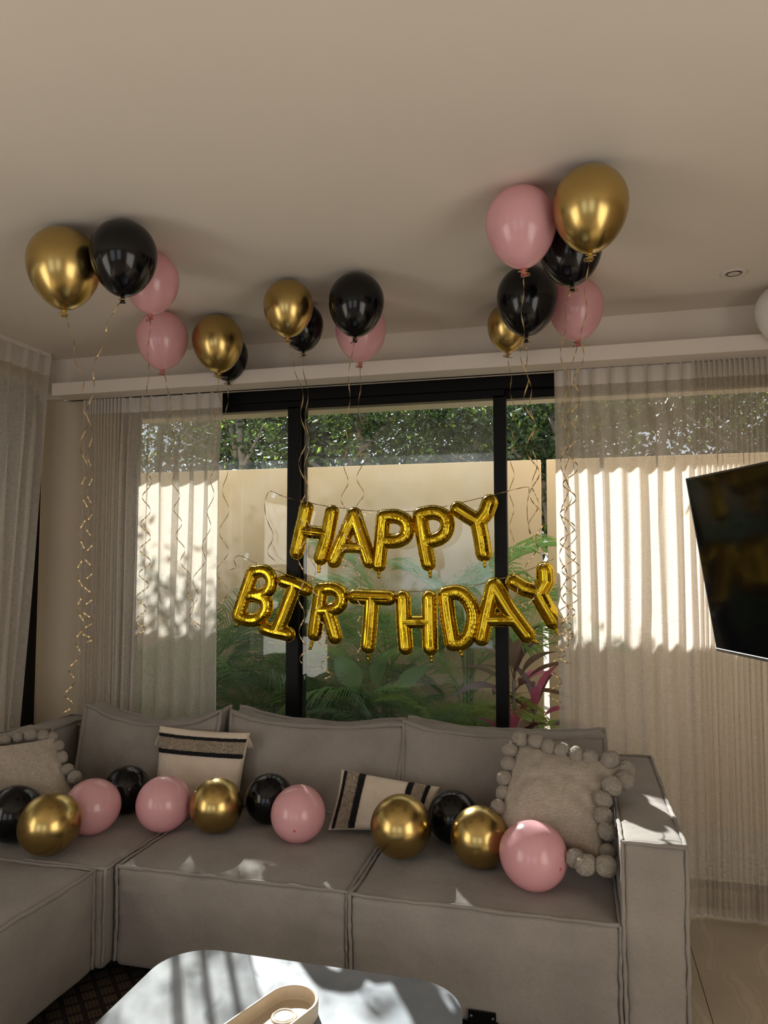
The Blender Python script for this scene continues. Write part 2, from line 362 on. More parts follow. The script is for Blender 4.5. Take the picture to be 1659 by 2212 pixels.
# ------------------------------------------------------------------ curtains
def curtain(name, along, plane, s0, s1, pleats, zt, zb, head, label, sign=-1, amp=.048, seed=1, taper=0.):
    """along: 'x' (hangs at y=plane) or 'y' (hangs at x=plane). sign: which way the folds stand out"""
    rr = random.Random(seed); P = sorted(pleats); P = [s0] + [p for p in P if s0 < p < s1] + [s1]
    ss = []; fr = []
    for i in range(len(P) - 1):
        n = max(14, int((P[i+1] - P[i]) / .0055))
        for k in range(n): ss.append((i, k / n))
    ss.append((len(P) - 2, 1.0))
    am = [amp * rr.uniform(.7, 1.25) for _ in P]; ph = [rr.uniform(-.9, .9) for _ in P]; sl = [rr.uniform(.24, .46) for _ in P]
    nzr = 34
    def pos(i, t, z):
        q = (zt - z) / (zt - zb); lo = min(1, max(0, (zt - head - z) / .35)); lo = lo * lo * (3 - 2 * lo)
        g = P[i+1] - P[i]; s = P[i] + t * g
        a = am[i] * (1 - t) + am[i+1] * t; sc = min(1, g / .07) * .55 + .45
        pin = math.exp(-((t * g) / .0045) ** 2) + math.exp(-(((1 - t) * g) / .0045) ** 2)
        dtop = .034 * pin + .006 * math.sin(PI * t)
        # below: a soft fold whose side walls lean over
        tt = t + .10 * math.sin(2 * PI * t + ph[i] * q)
        dlow = a * sc * (.5 + .5 * math.cos(2 * PI * tt)) + .010 * math.sin(3.1 * z + ph[i] * 4) * q
        shift = sl[i] * g * math.sin(2 * PI * t) * lo * (.6 + .4 * math.sin(z * 2 + ph[i] * 3))
        edge = min(1, (s - s0) / .03, (s1 - s) / .03)
        drift = .020 * q * math.sin(s * 5 + seed)
        return s + (shift + drift * 1.0) * max(0, edge) - taper * q ** .8 * max(0, (s - s0) / (s1 - s0)) ** 3, dtop * (1 - lo) + dlow * lo
    def strip(za, zb_, rows, off=0.):
        v = []; f = []; nc = len(ss)
        for r in range(rows + 1):
            z = za + (zb_ - za) * r / rows
            for (i, t) in ss:
                s, d = pos(i, t, z); d += off
                v.append((s, plane + sign * d, z) if along == 'x' else (plane - sign * d, s, z))
        for r in range(rows):
            for c in range(nc - 1): f.append((r*nc + c, r*nc + c + 1, (r+1)*nc + c + 1, (r+1)*nc + c))
        return v, f
    c0 = (((s0+s1)/2, plane, zt) if along == 'x' else (plane, (s0+s1)/2, zt))
    e = empty(name, c0, label, 'curtain')
    v, f = strip(zt - head, zb + .12, nzr); obj('panel', v, f, M['curtain'], e, smooth=True)
    v, f = strip(zt, zt - head, 5, .0005); obj('heading', v, f, M['heading'], e, smooth=True, label='gathered heading tape with pinch pleats')
    v, f = strip(zb + .12, zb, 3, .0); obj('hem', v, f, M['hem'], e, smooth=True, label='double folded bottom hem')
    return e
def px2x(px, Y=3.70): return ony(px, 850, Y).x
pl = [px2x(p) for p in (196,201,207,212,219,225,232,239,246,254,262,270,286,313,331,368,401,434,461)]
curtain('curtain', 'x', 3.705, px2x(188), px2x(484), pl, 2.530, .02, .085, 'sheer linen curtain gathered left of the window with the letters', seed=3)
pr = [px2x(p) for p in (1222,1248,1276,1316,1354,1396,1437,1472,1499,1509,1520,1532,1543,1553,1565,1576,1587,1598,1609,1621,1633,1646,1658)]
x_ = pr[-1]
while x_ < 1.45: x_ += .03; pr.append(x_)
curtain('curtain', 'x', 3.705, px2x(1198), 1.47, pr, 2.540, .012, .085, 'wide sheer linen curtain right of the window, beside the television', seed=8)
curtain('curtain', 'y', -2.95, 1.1, 3.60, [1.2 + i * .105 + (.02 if i % 2 else 0) for i in range(23)], 2.775, .012, .11, 'sheer curtain on the left wall, cut by the left edge', seed=5, amp=.04, taper=.20)
MB().bbox((-2.90, 3.690, 2.535), (1.6, 3.715, 2.548), .002).obj('curtain_track', M['trimw'], label='slim white curtain track under the pelmet', cat='curtain track')
MB().bbox((-2.965, .9, 2.775), (-2.935, 3.62, 2.80), .002).obj('curtain_track', M['trimw'], label='slim white curtain track on the ceiling at left', cat='curtain track')

# ------------------------------------------------------------------ soft boxes (sofa)
def softbox(lo, hi, rho=.03, bulge=(0, 0, 0, 0, 0, 0), n=26, deform=None, namp=.004, nsc=5, seed=0):
    """rounded box; bulge for -x,+x,-y,+y,-z,+z faces"""
    lo = np.array(lo, float); hi = np.array(hi, float); c = (lo + hi) / 2; a = (hi - lo) / 2
    g = np.linspace(-1, 1, n + 1); g = np.sign(g) * (1 - (1 - np.abs(g)) ** 1.35)
    vd = {}; V = []; F = []
    def vid(p):
        k = tuple(int(round(x * 1e5)) for x in p)
        if k not in vd:
            q = np.array(p) * a; inner = np.clip(q, -(a - rho), a - rho); d = q - inner; l = np.linalg.norm(d)
            P = inner + (d / l * rho if l > 1e-9 else 0)
            for ax in range(3):
                for sg in (-1, 1):
                    if p[ax] * sg > .999 or True:
                        o1, o2 = [i for i in range(3) if i != ax]
                        wgt = max(0, p[ax] * sg)
                        bb = bulge[ax * 2 + (1 if sg > 0 else 0)]
                        if bb and wgt > .98: P[ax] += sg * bb * (1 - p[o1] ** 4) * (1 - p[o2] ** 4)
            W = P + c
            nn = np.array([nz(*(W + seed + 11 * i), nsc) for i in range(3)]) * namp + np.array([nz(*(W * np.array((1.3, 1, 1)) + seed + 5 * i), 17) for i in range(3)]) * namp * .25
            W = W + nn
            vd[k] = len(V); V.append(deform(W) if deform else W)
        return vd[k]
    for ax in range(3):
        o1, o2 = (ax + 1) % 3, (ax + 2) % 3
        for sg in (-1, 1):
            for i in range(n):
                for j in range(n):
                    q = []
                    for (ii, jj) in ((i, j), (i+1, j), (i+1, j+1), (i, j+1)):
                        p = [0, 0, 0]; p[ax] = sg; p[o1] = g[ii]; p[o2] = g[jj]; q.append(vid(p))
                    F.append(q if sg > 0 else q[::-1])
    return V, F
def welt(paths, r=.007, deform=None, seed=0, namp=.004):
    mm = MB()
    for pts in paths:
        P = []
        for i in range(len(pts) - 1):
            a, b = Vector(pts[i]), Vector(pts[i+1]); n = max(2, int((b - a).length / .02))
            for k in range(n): P.append(a.lerp(b, k / n))
        P.append(Vector(pts[-1]))
        Q = []
        for p in P:
            W = np.array(p); W = W + np.array([nz(*(W + seed + 11 * i), 5) for i in range(3)]) * namp + np.array([nz(*(W + 3 * i + seed), 24) for i in range(3)]) * .0032
            Q.append(deform(W) if deform else W)
        mm.tube(Q, lambda t: r * (1 + .18 * math.sin(t * 43 + seed)), 8)
    return mm
def block(parent, name, lo, hi, pip='tv', bulge=(.004,.004,.012,.0,.0,.016), label=None, rho=.022, seed=0, n=30):
    def wr(W):
        x, y, z = W; ex = min(abs(x - lo[0]), abs(hi[0] - x)); ez = abs(hi[2] - z)
        if y < lo[1] + .06: y = y - .006 * math.exp(-ex / .09) * nz(x * 5, z * 30 + seed, 1.5) * min(1, ez / .05)
        if z > hi[2] - .03: z = z + .005 * math.exp(-abs(y - lo[1]) / .10) * nz(x * 22 + seed, y * 4, .5)
        return np.array((x, y, z))
    v, f = softbox(lo, hi, rho, bulge, n if name != 'seat' else 48, wr, seed=seed, namp=.005)
    o = obj(name, v, f, M['sofa'], parent, smooth=True, label=label)
    x0, y0, z0 = lo; x1, y1, z1 = hi; e = .002
    paths = []
    if 't' in pip: paths.append([(x0+e, y0+e, z1), (x1-e, y0+e, z1), (x1-e, y1-e, z1), (x0+e, y1-e, z1), (x0+e, y0+e, z1)])
    if 'v' in pip: paths += [[(x0+e, y0, z0+.02), (x0+e, y0, z1)], [(x1-e, y0, z0+.02), (x1-e, y0, z1)]]
    if 'r' in pip: paths.append([(x1, y0+e, z0+.02), (x1, y0+e, z1)])
    welt(paths, .0065, seed=seed).obj('piping', M['piping'], o, smooth=True)
    return o
ZS = .445
def feet(parent, x0, x1, y0, y1):
    for x in (x0 + .12, x1 - .12):
        for y in (y0 + .18, y1 - .08):
            v, f = lathe([(0, 0), (.022, 0), (.026, .01), (.026, .064), (.0, .064)], 14)
            obj('foot', [(a + x, b + y, c + (.0125 if y < 2.85 else .001)) for a, b, c in v], f, M['tvf'], parent)
# middle module
s1 = empty('sofa_module', (-1.25, 3.1, 0), 'middle grey-beige sofa section with a sunlit front edge', 'sofa')
block(s1, 'seat', (-1.705, 2.545, .08), (-.788, 3.49, ZS), seed=1)
block(s1, 'backrest', (-1.705, 3.495, .08), (-.788, 3.635, .72), pip='t', seed=2, n=14)
feet(s1, -1.705, -.788, 2.545, 3.63)
s2 = empty('sofa_module', (-.3, 3.1, 0), 'right grey-beige sofa section with the armrest', 'sofa')
block(s2, 'seat', (-.778, 2.535, .08), (.118, 3.49, ZS), seed=3)
block(s2, 'backrest', (-.778, 3.495, .08), (.118, 3.635, .72), pip='t', seed=4, n=14)
block(s2, 'armrest', (.126, 2.53, .06), (.318, 3.635, .705), seed=5, bulge=(.004,.006,.01,0,0,.006))
feet(s2, -.778, .31, 2.535, 3.63)
bk = MB().bbox((-.365, 2.512, .075), (-.275, 2.518, .135), .002).bbox((-.385, 2.50, .055), (-.335, 2.514, .085), .002).bbox((-.305, 2.500, .05), (-.262, 2.514, .10), .002).bbox((-.45, 2.502, .045), (-.37, 2.514, .068), .002).bbox((-.37,2.5145,.075),(-.27,2.545,.10),.002)
bk.obj('bracket', M['black'], s2, label='black metal connector plate at the base')
for bx in (-.355, -.285):
    v, f = lathe([(0, 0), (.005, 0), (.005, .003), (0, .004)], 10)
    obj('screw', [(a + bx, 2.511 - c, b + .118) for a, b, c in v], f, M['chrome'], bpy.data.objects['bracket'])
s3 = empty('sofa_module', (-2.2, 3.1, 0), 'left corner sofa section under the leftmost balloons', 'sofa')
block(s3, 'seat', (-2.60, 2.50, .08), (-1.722, 3.49, ZS), seed=6)
block(s3, 'backrest', (-2.60, 3.495, .08), (-1.722, 3.635, .72), pip='t', seed=7, n=14)
block(s3, 'side_backrest', (-2.74, 2.50, .08), (-2.605, 3.635, .74), pip='t', seed=17, n=14)
feet(s3, -2.60, -1.722, 2.50, 3.63)
s4 = empty('sofa_module', (-2.2, 1.9, 0), 'chaise section of the sofa at the left edge', 'sofa')
block(s4, 'seat', (-2.60, 1.25, .08), (-1.758, 2.488, ZS), seed=8, n=36)
block(s4, 'side_backrest', (-2.74, 1.25, .08), (-2.605, 2.488, .74), pip='t', seed=18, n=14)
feet(s4, -2.60, -1.758, 1.25, 2.488)
x = -1.758
welt([[(x, 2.484, .09), (x, 2.484, ZS)]], .0065, seed=4).obj('piping', M['piping'], s4, smooth=True)

def back_cushion(x0, x1, yf, zt, thick, label, sag=.02, seed=0, lean=.10, ends=(0, 0), yoff=0.):
    """cushion standing on the seat, top leaning back"""
    zb = ZS + .018; h = zt - zb; w_ = x1 - x0
    def dfm(W):
        x, y, z = W; q = (z - zb) / h; u = (x - x0) / w_
        tt = (y - yf) / thick
        gth = math.exp(-max(0, zt - z) / .07) + .6 * math.exp(-min(abs(x - x0), abs(x1 - x)) / .05)
        y = y + (-1 if tt < .5 else 1) * gth * .009 * (nz(x * 26 + seed, z * 5, .3) if zt - z < .2 else nz(z * 24 + seed, x * 4, .7))
        puff = .018 * (1 - (2*min(1,max(0,u)) - 1) ** 4) * (1 - (2 * min(1, max(0, q)) - 1) ** 4)
        y2 = y + lean * q + (puff if tt > .5 else -puff)
        z2 = z - max(0, q) ** 3 * (sag * math.sin(PI * min(1, max(0, u))) ** 1.2 - ends[0] * max(0, 1 - u * 5) ** 2 - ends[1] * max(0, (u - .8) * 5) ** 2)
        return np.array((x + .006 * math.sin(z * 14 + seed) * (1 if u > .9 or u < .1 else 0), y2 + yoff * u, z2))
    lo = (x0, yf, zb); hi = (x1, yf + thick, zt)
    v, f = softbox(lo, hi, .018, (0, 0, 0, 0, 0, .004), 58, dfm, namp=.010, nsc=6, seed=seed)
    o = obj('back_cushion', v, f, M['sofa'], smooth=True, origin=((x0+x1)/2, yf + thick/2, zb), label=label, cat='cushion', group='back cushions of the sofa')
    for yy in (yf + .004, yf + thick - .004):
        loop = [(x0, yy, zb+.01), (x1, yy, zb+.01), (x1, yy, zt), (x0, yy, zt), (x0, yy, zb+.01)]
        welt([loop], .0105, dfm, seed=seed, namp=.010).obj('piping', M['piping'], o, smooth=True)
    return o
back_cushion(-2.42, -1.665, 3.235, .850, .125, 'left back cushion with a sagging top edge', .055, 21, .07, (.02, .035), -.02)
back_cushion(-1.625, -.775, 3.25, .850, .125, 'middle back cushion below the foil letters', .03, 22, .08, (.02, .0))
back_cushion(-.768, .105, 3.25, .850, .13, 'right back cushion behind the pom-pom pillow near the armrest', .02, 23, .08, (.02, .01))
# side cushion along the left wall
def side_cushion():
    x0, x1, y0, y1, zb, zt = -2.59, -2.47, 2.15, 3.12, ZS + .018, .80
    v, f = softbox((x0, y0, zb), (x1, y1, zt), .02, (0, .02, 0, 0, 0, .01), 22, None, .01, 6, 31)
    o = obj('back_cushion', v, f, M['sofa'], smooth=True, origin=((x0+x1)/2, (y0+y1)/2, zb), label='side cushion leaning on the left backrest, behind the left pom-pom pillow', cat='cushion', group='back cushions of the sofa')
    for xx in (x0, x1): welt([[(xx, y0, zb), (xx, y1, zb), (xx, y1, zt), (xx, y0, zt), (xx, y0, zb)]], .008, None, 31, .01).obj('piping', M['piping'], o, smooth=True)
side_cushion()

# ------------------------------------------------------------------ scatter pillows
def pillow_fn(tl, tr, br, bl, T, pinch=.07, seed=0, wr=.006, pr=None):
    pr = pinch if pr is None else pr
    tl, tr, br, bl = [Vector(p) for p in (tl, tr, br, bl)]
    n = ((tr - tl) + (br - bl)).cross((bl - tl) + (br - tr)).normalized()      # faces the camera when corners go clockwise
    if n.y > 0: n = -n
    def F(u, v, side=1, off=0.):
        uu = u * (1 - (pinch if u < 0 else pr) * (1 - v * v)); vv = v * (1 - pinch * (1 - u * u)); a = (uu + 1) / 2; b = (vv + 1) / 2
        p = tl.lerp(tr, a).lerp(bl.lerp(br, a), b)
        e = max(0, (1 - u ** 2)) * max(0, (1 - v ** 2)); h = T * e ** .42
        c = abs(u * v) ** 2
        w_ = wr * (nz(u * 2.2 + seed, v * 2.2, side, 1.6) * 1.3 + .5 * nz(u * 5, v * 2 + seed, side, 2)) * e ** .3
        return p + n * side * (h + w_ + off)
    return F, n
def pillow_mesh(F, N=44, u0=-1, u1=1, v0=-1, v1=1, both=True):
    V = []; Q = []
    for side in ((1, -1) if both else (1,)):
        base = len(V)
        for j in range(N + 1):
            for i in range(N + 1):
                a = -math.cos(PI * i / N); b = -math.cos(PI * j / N); a = a * .7 + (2 * i / N - 1) * .3; b = b * .7 + (2 * j / N - 1) * .3
                V.append(F(u0 + (u1 - u0) * (a + 1) / 2, v0 + (v1 - v0) * (b + 1) / 2, side))
        for j in range(N):
            for i in range(N):
                q = (base + j*(N+1) + i, base + j*(N+1) + i + 1, base + (j+1)*(N+1) + i + 1, base + (j+1)*(N+1) + i)
                Q.append(q if side < 0 else q[::-1])
    return V, Q
def pom_meshes():
    out = []
    for k in range(3):
        bm = bmesh.new(); bmesh.ops.create_icosphere(bm, subdivisions=5, radius=1)
        r2 = random.Random(k)
        for v in bm.verts:
            p = v.co.normalized(); d = 1 + .07 * mnoise.noise(p * 2.2 + Vector((k * 7, 0, 0))) + .13 * mnoise.noise(p * 15 + Vector((k, 0, 0))) + r2.uniform(-.055, .055)
            v.co = p * d
        me = bpy.data.meshes.new('pompom'); bm.to_mesh(me); bm.free(); me.materials.append(M['pom'])
        me.polygons.foreach_set('use_smooth', [True] * len(me.polygons)); out.append(me)
    return out
POM = pom_meshes()
def pom(parent, c, r, k):
    rr = random.Random(k * 13 + 1)
    Mx = Matrix.Translation(c) @ Matrix.Rotation(rr.uniform(0, 6), 4, Vector((rr.uniform(-1, 1), rr.uniform(-1, 1), rr.uniform(.2, 1))).normalized()) @ Matrix.Diagonal((r, r * rr.uniform(.9, 1.05), r * rr.uniform(.86, 1), 1))
    link_mesh('pompom', POM[k % 3], parent, Mx)
def P(px, py, Y): return ony(px, py, Y)
def PZ(px, Y, z):
    py = 1700
    for _ in range(6):
        p = ony(px, py, Y); py += (p.z - z) * FPX / Y
    return ony(px, py, Y)
# right pom-pom pillow
tl, tr, br, bl = P(1116, 1600, 3.10), P(1352, 1652, 2.98), P(1304, 1856, 2.74), P(1072, 1788, 2.86)
F, n = pillow_fn(tl, tr, br, bl, .07, .05, 3, .010, .17)
v, f = pillow_mesh(F)
pp = obj('throw_pillow', v, f, M['pillow'], smooth=True, origin=(br + bl) / 2, label='beige knitted pillow edged with pom-poms, leaning by the right armrest', cat='pillow', group='pom-pom pillows')
k = 0
for (x, y, Y, r) in [(1125,1594,3.08,17),(1158,1600,3.06,16.5),(1185,1613,3.05,16),(1213,1621,3.04,16),(1246,1631,3.02,16.5),(1275,1637,3.01,17),(1318,1641,3.00,19),(1350,1662,3.02,19),
        (1101,1620,3.08,16.5),(1098,1650,3.04,15),(1090,1682,3.01,16),(1088,1714,2.98,16),(1075,1744,2.92,16),(1068,1775,2.90,16),
        (1348,1686,2.95,19),(1322,1698,2.90,20),(1303,1727,2.87,18),(1304,1762,2.84,19),(1312,1796,2.81,18),
        (1312,1842,2.78,17),(1243,1854,2.70,19),(1266,1868,2.665,21.5),(1309,1871,2.66,21.5)]:
    pom(pp, P(x, y, Y - .035), r / FPX * Y, k); k += 1
# left pom-pom pillow
tl, tr, br, bl = P(-40, 1614, 2.70), P(118, 1592, 2.94), PZ(182, 2.84, .475), PZ(-15, 2.70, .475)
F, n = pillow_fn(tl, tr, br, bl, .075, .05, 9, .010)
v, f = pillow_mesh(F)
pl2 = obj('throw_pillow', v, f, M['pillow'], smooth=True, origin=(br + bl) / 2, label='beige pillow edged with pom-poms, cut by the left edge', cat='pillow', group='pom-pom pillows')
for (x, y, Y, r) in [(66,1588,2.93,16.5),(38,1593,2.89,13),(10,1599,2.85,14),(-18,1606,2.81,15),(93,1590,2.95,15),(112,1594,2.97,14),(124,1612,2.95,15),(132,1637,2.93,15.5),(145,1663,2.91,15.5),(161,1679,2.89,16),(170,1708,2.87,16)]:
    pom(pl2, P(x, y, Y - .03), r / FPX * Y, k); k += 1

def band(F, u0, u1, v0, v1, off, amp, nu, nv, seed=0, freq=90):
    V = []; Q = []; rr = random.Random(seed)
    for j in range(nv + 1):
        for i in range(nu + 1):
            u = u0 + (u1 - u0) * i / nu; vv = v0 + (v1 - v0) * j / nv
            edge = (i in (0, nu) or j in (0, nv))
            if edge: V.append(F(u + (rr.uniform(-.008, .008) if i in (0, nu) else 0), vv + (rr.uniform(-.012, .012) if j in (0, nv) else 0), 1, -.002))
            else: V.append(F(u + rr.uniform(-.003, .003), vv + rr.uniform(-.003, .003), 1, off + rr.uniform(-amp, amp)))
    for j in range(nv):
        for i in range(nu):
            q = (j*(nu+1) + i, j*(nu+1) + i + 1, (j+1)*(nu+1) + i + 1, (j+1)*(nu+1) + i); Q.append(q[::-1])
    return V, Q
def tassel(parent, p, n_=12, L=.05, seed=0, d=Vector((0.2, -.1, -1))):
    mm = MB(); rr = random.Random(seed)
    mm.tube([p, p + d.normalized() * .012], .006, 8)
    for i in range(n_):
        q = p + d.normalized() * .01; e = q + d.normalized() * L + Vector((rr.uniform(-.012, .012), rr.uniform(-.01, .01), rr.uniform(-.004, .004)))
        mm.tube([q, q.lerp(e, .5) + Vector((rr.uniform(-.004, .004), 0, 0)), e], .0014, 5)
    mm.obj('tassel', M['cream'], parent, smooth=True)
# striped square pillow
tl, tr, br, bl = P(345, 1568, 3.24), P(541, 1583, 3.24), PZ(514, 3.165, .475), PZ(334, 3.165, .475)
F, n = pillow_fn(tl, tr, br, bl, .055, .045, 5, .006)
v, f = pillow_mesh(F)
sp = obj('throw_pillow', v, f, M['cream'], smooth=True, origin=(br + bl) / 2, label='cream pillow with two black lines around a tufted band and corner tassels', cat='pillow', group='striped pillows')
v, f = band(F, -.985, .985, -.74, -.42, .006, .0045, 170, 44, 1); obj('tufted_band', v, f, M['tuft'], sp, smooth=False, label='looped beige tufted band')
v, f = band(F, -.985, .985, -.83, -.74, .008, .003, 170, 10, 2); obj('black_line', v, f, M['yarn'], sp, smooth=False)
v, f = band(F, -.985, .985, -.42, -.30, .008, .003, 170, 12, 3); obj('black_line', v, f, M['yarn'], sp, smooth=False)
tassel(sp, P(536, 1584, 3.23), 14, .055, 1, Vector((.22, -.05, -1)))
tassel(sp, P(347, 1576, 3.23), 14, .06, 2, Vector((-.08, -.15, -1)))
# striped lumbar pillow
tl, tr, br, bl = P(738, 1662, 3.17), P(950, 1700, 3.17), PZ(925, 3.10, .475), PZ(708, 3.02, .475)
F, n = pillow_fn(tl, tr, br, bl, .055, .04, 15, .005)
v, f = pillow_mesh(F)
lp = obj('lumbar_pillow', v, f, M['cream'], smooth=True, origin=(br + bl) / 2, label='cream lumbar pillow with tufted ends framed by black lines, lying in the middle', cat='pillow', group='striped pillows')
for (a, b, what) in [(-.93,-.86,'k'),(-.86,-.60,'t'),(-.60,-.46,'k'),(.40,.52,'k'),(.52,.76,'t'),(.76,.84,'k')]:
    v, f = band(F, a, b, -.98, .98, .0075 if what == 'k' else .006, .003 if what == 'k' else .0045, 10 if what == 'k' else 30, 110, int(abs(a) * 50))
    obj('black_line' if what == 'k' else 'tufted_band', v, f, M['yarn'] if what == 'k' else M['tuft'], lp, smooth=False)

# ------------------------------------------------------------------ balloons
def balloon_profile(n=44, tip=1.34):
    pr = []
    for i in range(n + 1):
        t = PI * i / n
        r = math.sin(t); z = math.cos(t)
        if z < 0:
            q = -z; z = -tip * q; r = r * (1 - .10 * q * q) + 0.0
        pr.append((max(r, .0005 if i == 0 else .05 if i == n else 0), z))
    pr[-1] = (.045, -tip - .005)
    return pr
BV, BF = lathe(balloon_profile(), 64)
KV, KF = lathe([(.0, 1.30), (.05, 1.33), (.055, 1.36), (.075, 1.375), (.07, 1.40), (.05, 1.41), (.06, 1.45), (.085, 1.50), (.10, 1.535), (.085, 1.53), (.03, 1.46)], 20)
def balloon(c, R, colr, axis=(0, 0, 1), label='', group='', nipple=False, name='balloon', tf=1.0):
    c = Vector(c); ax = Vector(axis).normalized(); rot = Vector((0, 0, 1)).rotation_difference(ax).to_matrix()
    mt = {'gold': M['gold'], 'black': M['blackb'], 'pink': M['pink'], 'white': M['whiteb']}[colr]
    kt = {'gold': M['goldd'], 'black': M['blackb'], 'pink': M['pinkd'], 'white': M['whiteb']}[colr]
    V = [c + rot @ (Vector((v[0], v[1], v[2] * (tf if v[2] < 0 else 1))) * R) for v in BV]
    o = obj(name, V, BF, mt, smooth=True, origin=c, label=label, cat='balloon', group=group)
    K = [c + rot @ (Vector((v[0], v[1] * .8, -v[2] + 1.33 * (1 - tf))) * R) for v in KV]
    obj('knot', K, [q[::-1] for q in KF], kt, o, smooth=True, label='dark red knot' if colr == 'pink' else None)
    if nipple:
        v, f = lathe([(.0, 1.006), (.03, 1.004), (.05, .999), (.055, .990)], 16)
        obj('tip', [c + rot @ (Vector(p) * R) for p in v], f, M['pinkd'] if colr == 'pink' else kt, o, smooth=True, label='small dark red spot')
    return o, c - ax * R * 1.40
def ceil_pos(px, py, wpx):
    d = ray(px, py); hd = d.dot(Vector(_F)); R = .115
    for _ in range(20):
        t = (HC - R - .004 - CH) / d.z; R = wpx * t * hd / (2 * FPX)
    return Vector((0, 0, CH)) + d * t, R
def seat_pos(px, py, wpx, z0=ZS + .014):
    d = ray(px, py); R = .115
    for _ in range(30):
        t = (z0 + R - CH) / d.z; R = .5 * R + .5 * wpx * t * d.dot(Vector(_F)) / (2 * FPX)
    return Vector((0, 0, CH)) + d * t, R
def ribbon(parent, anchor, pxpath, Y=None, amp=11, wl=66, w_=.0042, a0=0.25, seed=0, end_curl=True):
    """curling ribbon: falls from the knot along a hanging line, coiling more towards the end"""
    rr = random.Random(seed); Y = Y or anchor.y
    pts = [anchor] + [P(x, y, Y + (anchor.y - Y)) for x, y in pxpath]
    # resample
    seg = []; 
    for i in range(len(pts) - 1):
        n = max(1, int((pts[i+1] - pts[i]).length / .004))
        for k in range(n): seg.append(pts[i].lerp(pts[i+1], k / n))
    seg.append(pts[-1])
    # smooth
    A = np.array([list(p) for p in seg]); K = 25; pad = np.vstack([np.repeat(A[:1], K, 0), A, np.repeat(A[-1:], K, 0)])
    ker = np.ones(2*K+1) / (2*K+1); A2 = np.stack([np.convolve(pad[:, i], ker, 'valid') for i in range(3)], 1); A2[0] = A[0]
    L = A2.shape[0] * .004; sc = Y / FPX; phi = rr.uniform(0, 6); dirn = rr.choice((1, -1))
    V = []; Q = []; C = []; RD = []
    for i, p in enumerate(A2):
        t = i / (len(A2) - 1); wlm = wl * sc * (1.6 - .55 * t) * (1 + .25 * math.sin(i * .011 + seed)); phi += dirn * 2 * PI * .004 / wlm
        a = amp * sc * min(1, a0 + (1 - a0) * t * 1.4) * min(1, i / 30) * (1 + .3 * math.sin(i * .017 + seed * 2))
        rd = Vector((math.cos(phi), math.sin(phi), 0)); C.append(Vector(p) + rd * a); RD.append(rd)
    for i in range(len(C)):
        T = (C[min(i+1, len(C)-1)] - C[max(i-1, 0)])
        T = T.normalized() if T.length > 1e-7 else Vector((0, 0, -1))
        W = T.cross(RD[i]); W = W.normalized() if W.length > 1e-6 else Vector((1, 0, 0))
        V += [C[i] - W * w_ / 2, C[i] + W * w_ / 2]
        if i: Q.append((2*i - 2, 2*i - 1, 2*i + 1, 2*i))
    o = obj('ribbon', V, Q, M['ribbon'], parent, smooth=True)
    # little loop of ribbon tied at the knot
    ta = []
    for k2 in range(22):
        an = k2 * .42; ta.append(anchor + Vector((math.cos(an + seed) * .014 * (1 + k2 * .03), -.006 + math.sin(an) * .008, .004 - k2 * .0012)))
    V = []; Q = []
    for i, p in enumerate(ta):
        V += [p - Vector((0, 0, w_ / 2)), p + Vector((0, 0, w_ / 2))]
        if i: Q.append((2*i - 2, 2*i - 1, 2*i + 1, 2*i))
    obj('ribbon_tie', V, Q, M['ribbon'], parent, smooth=True)
CG = 'balloons floating against the ceiling'
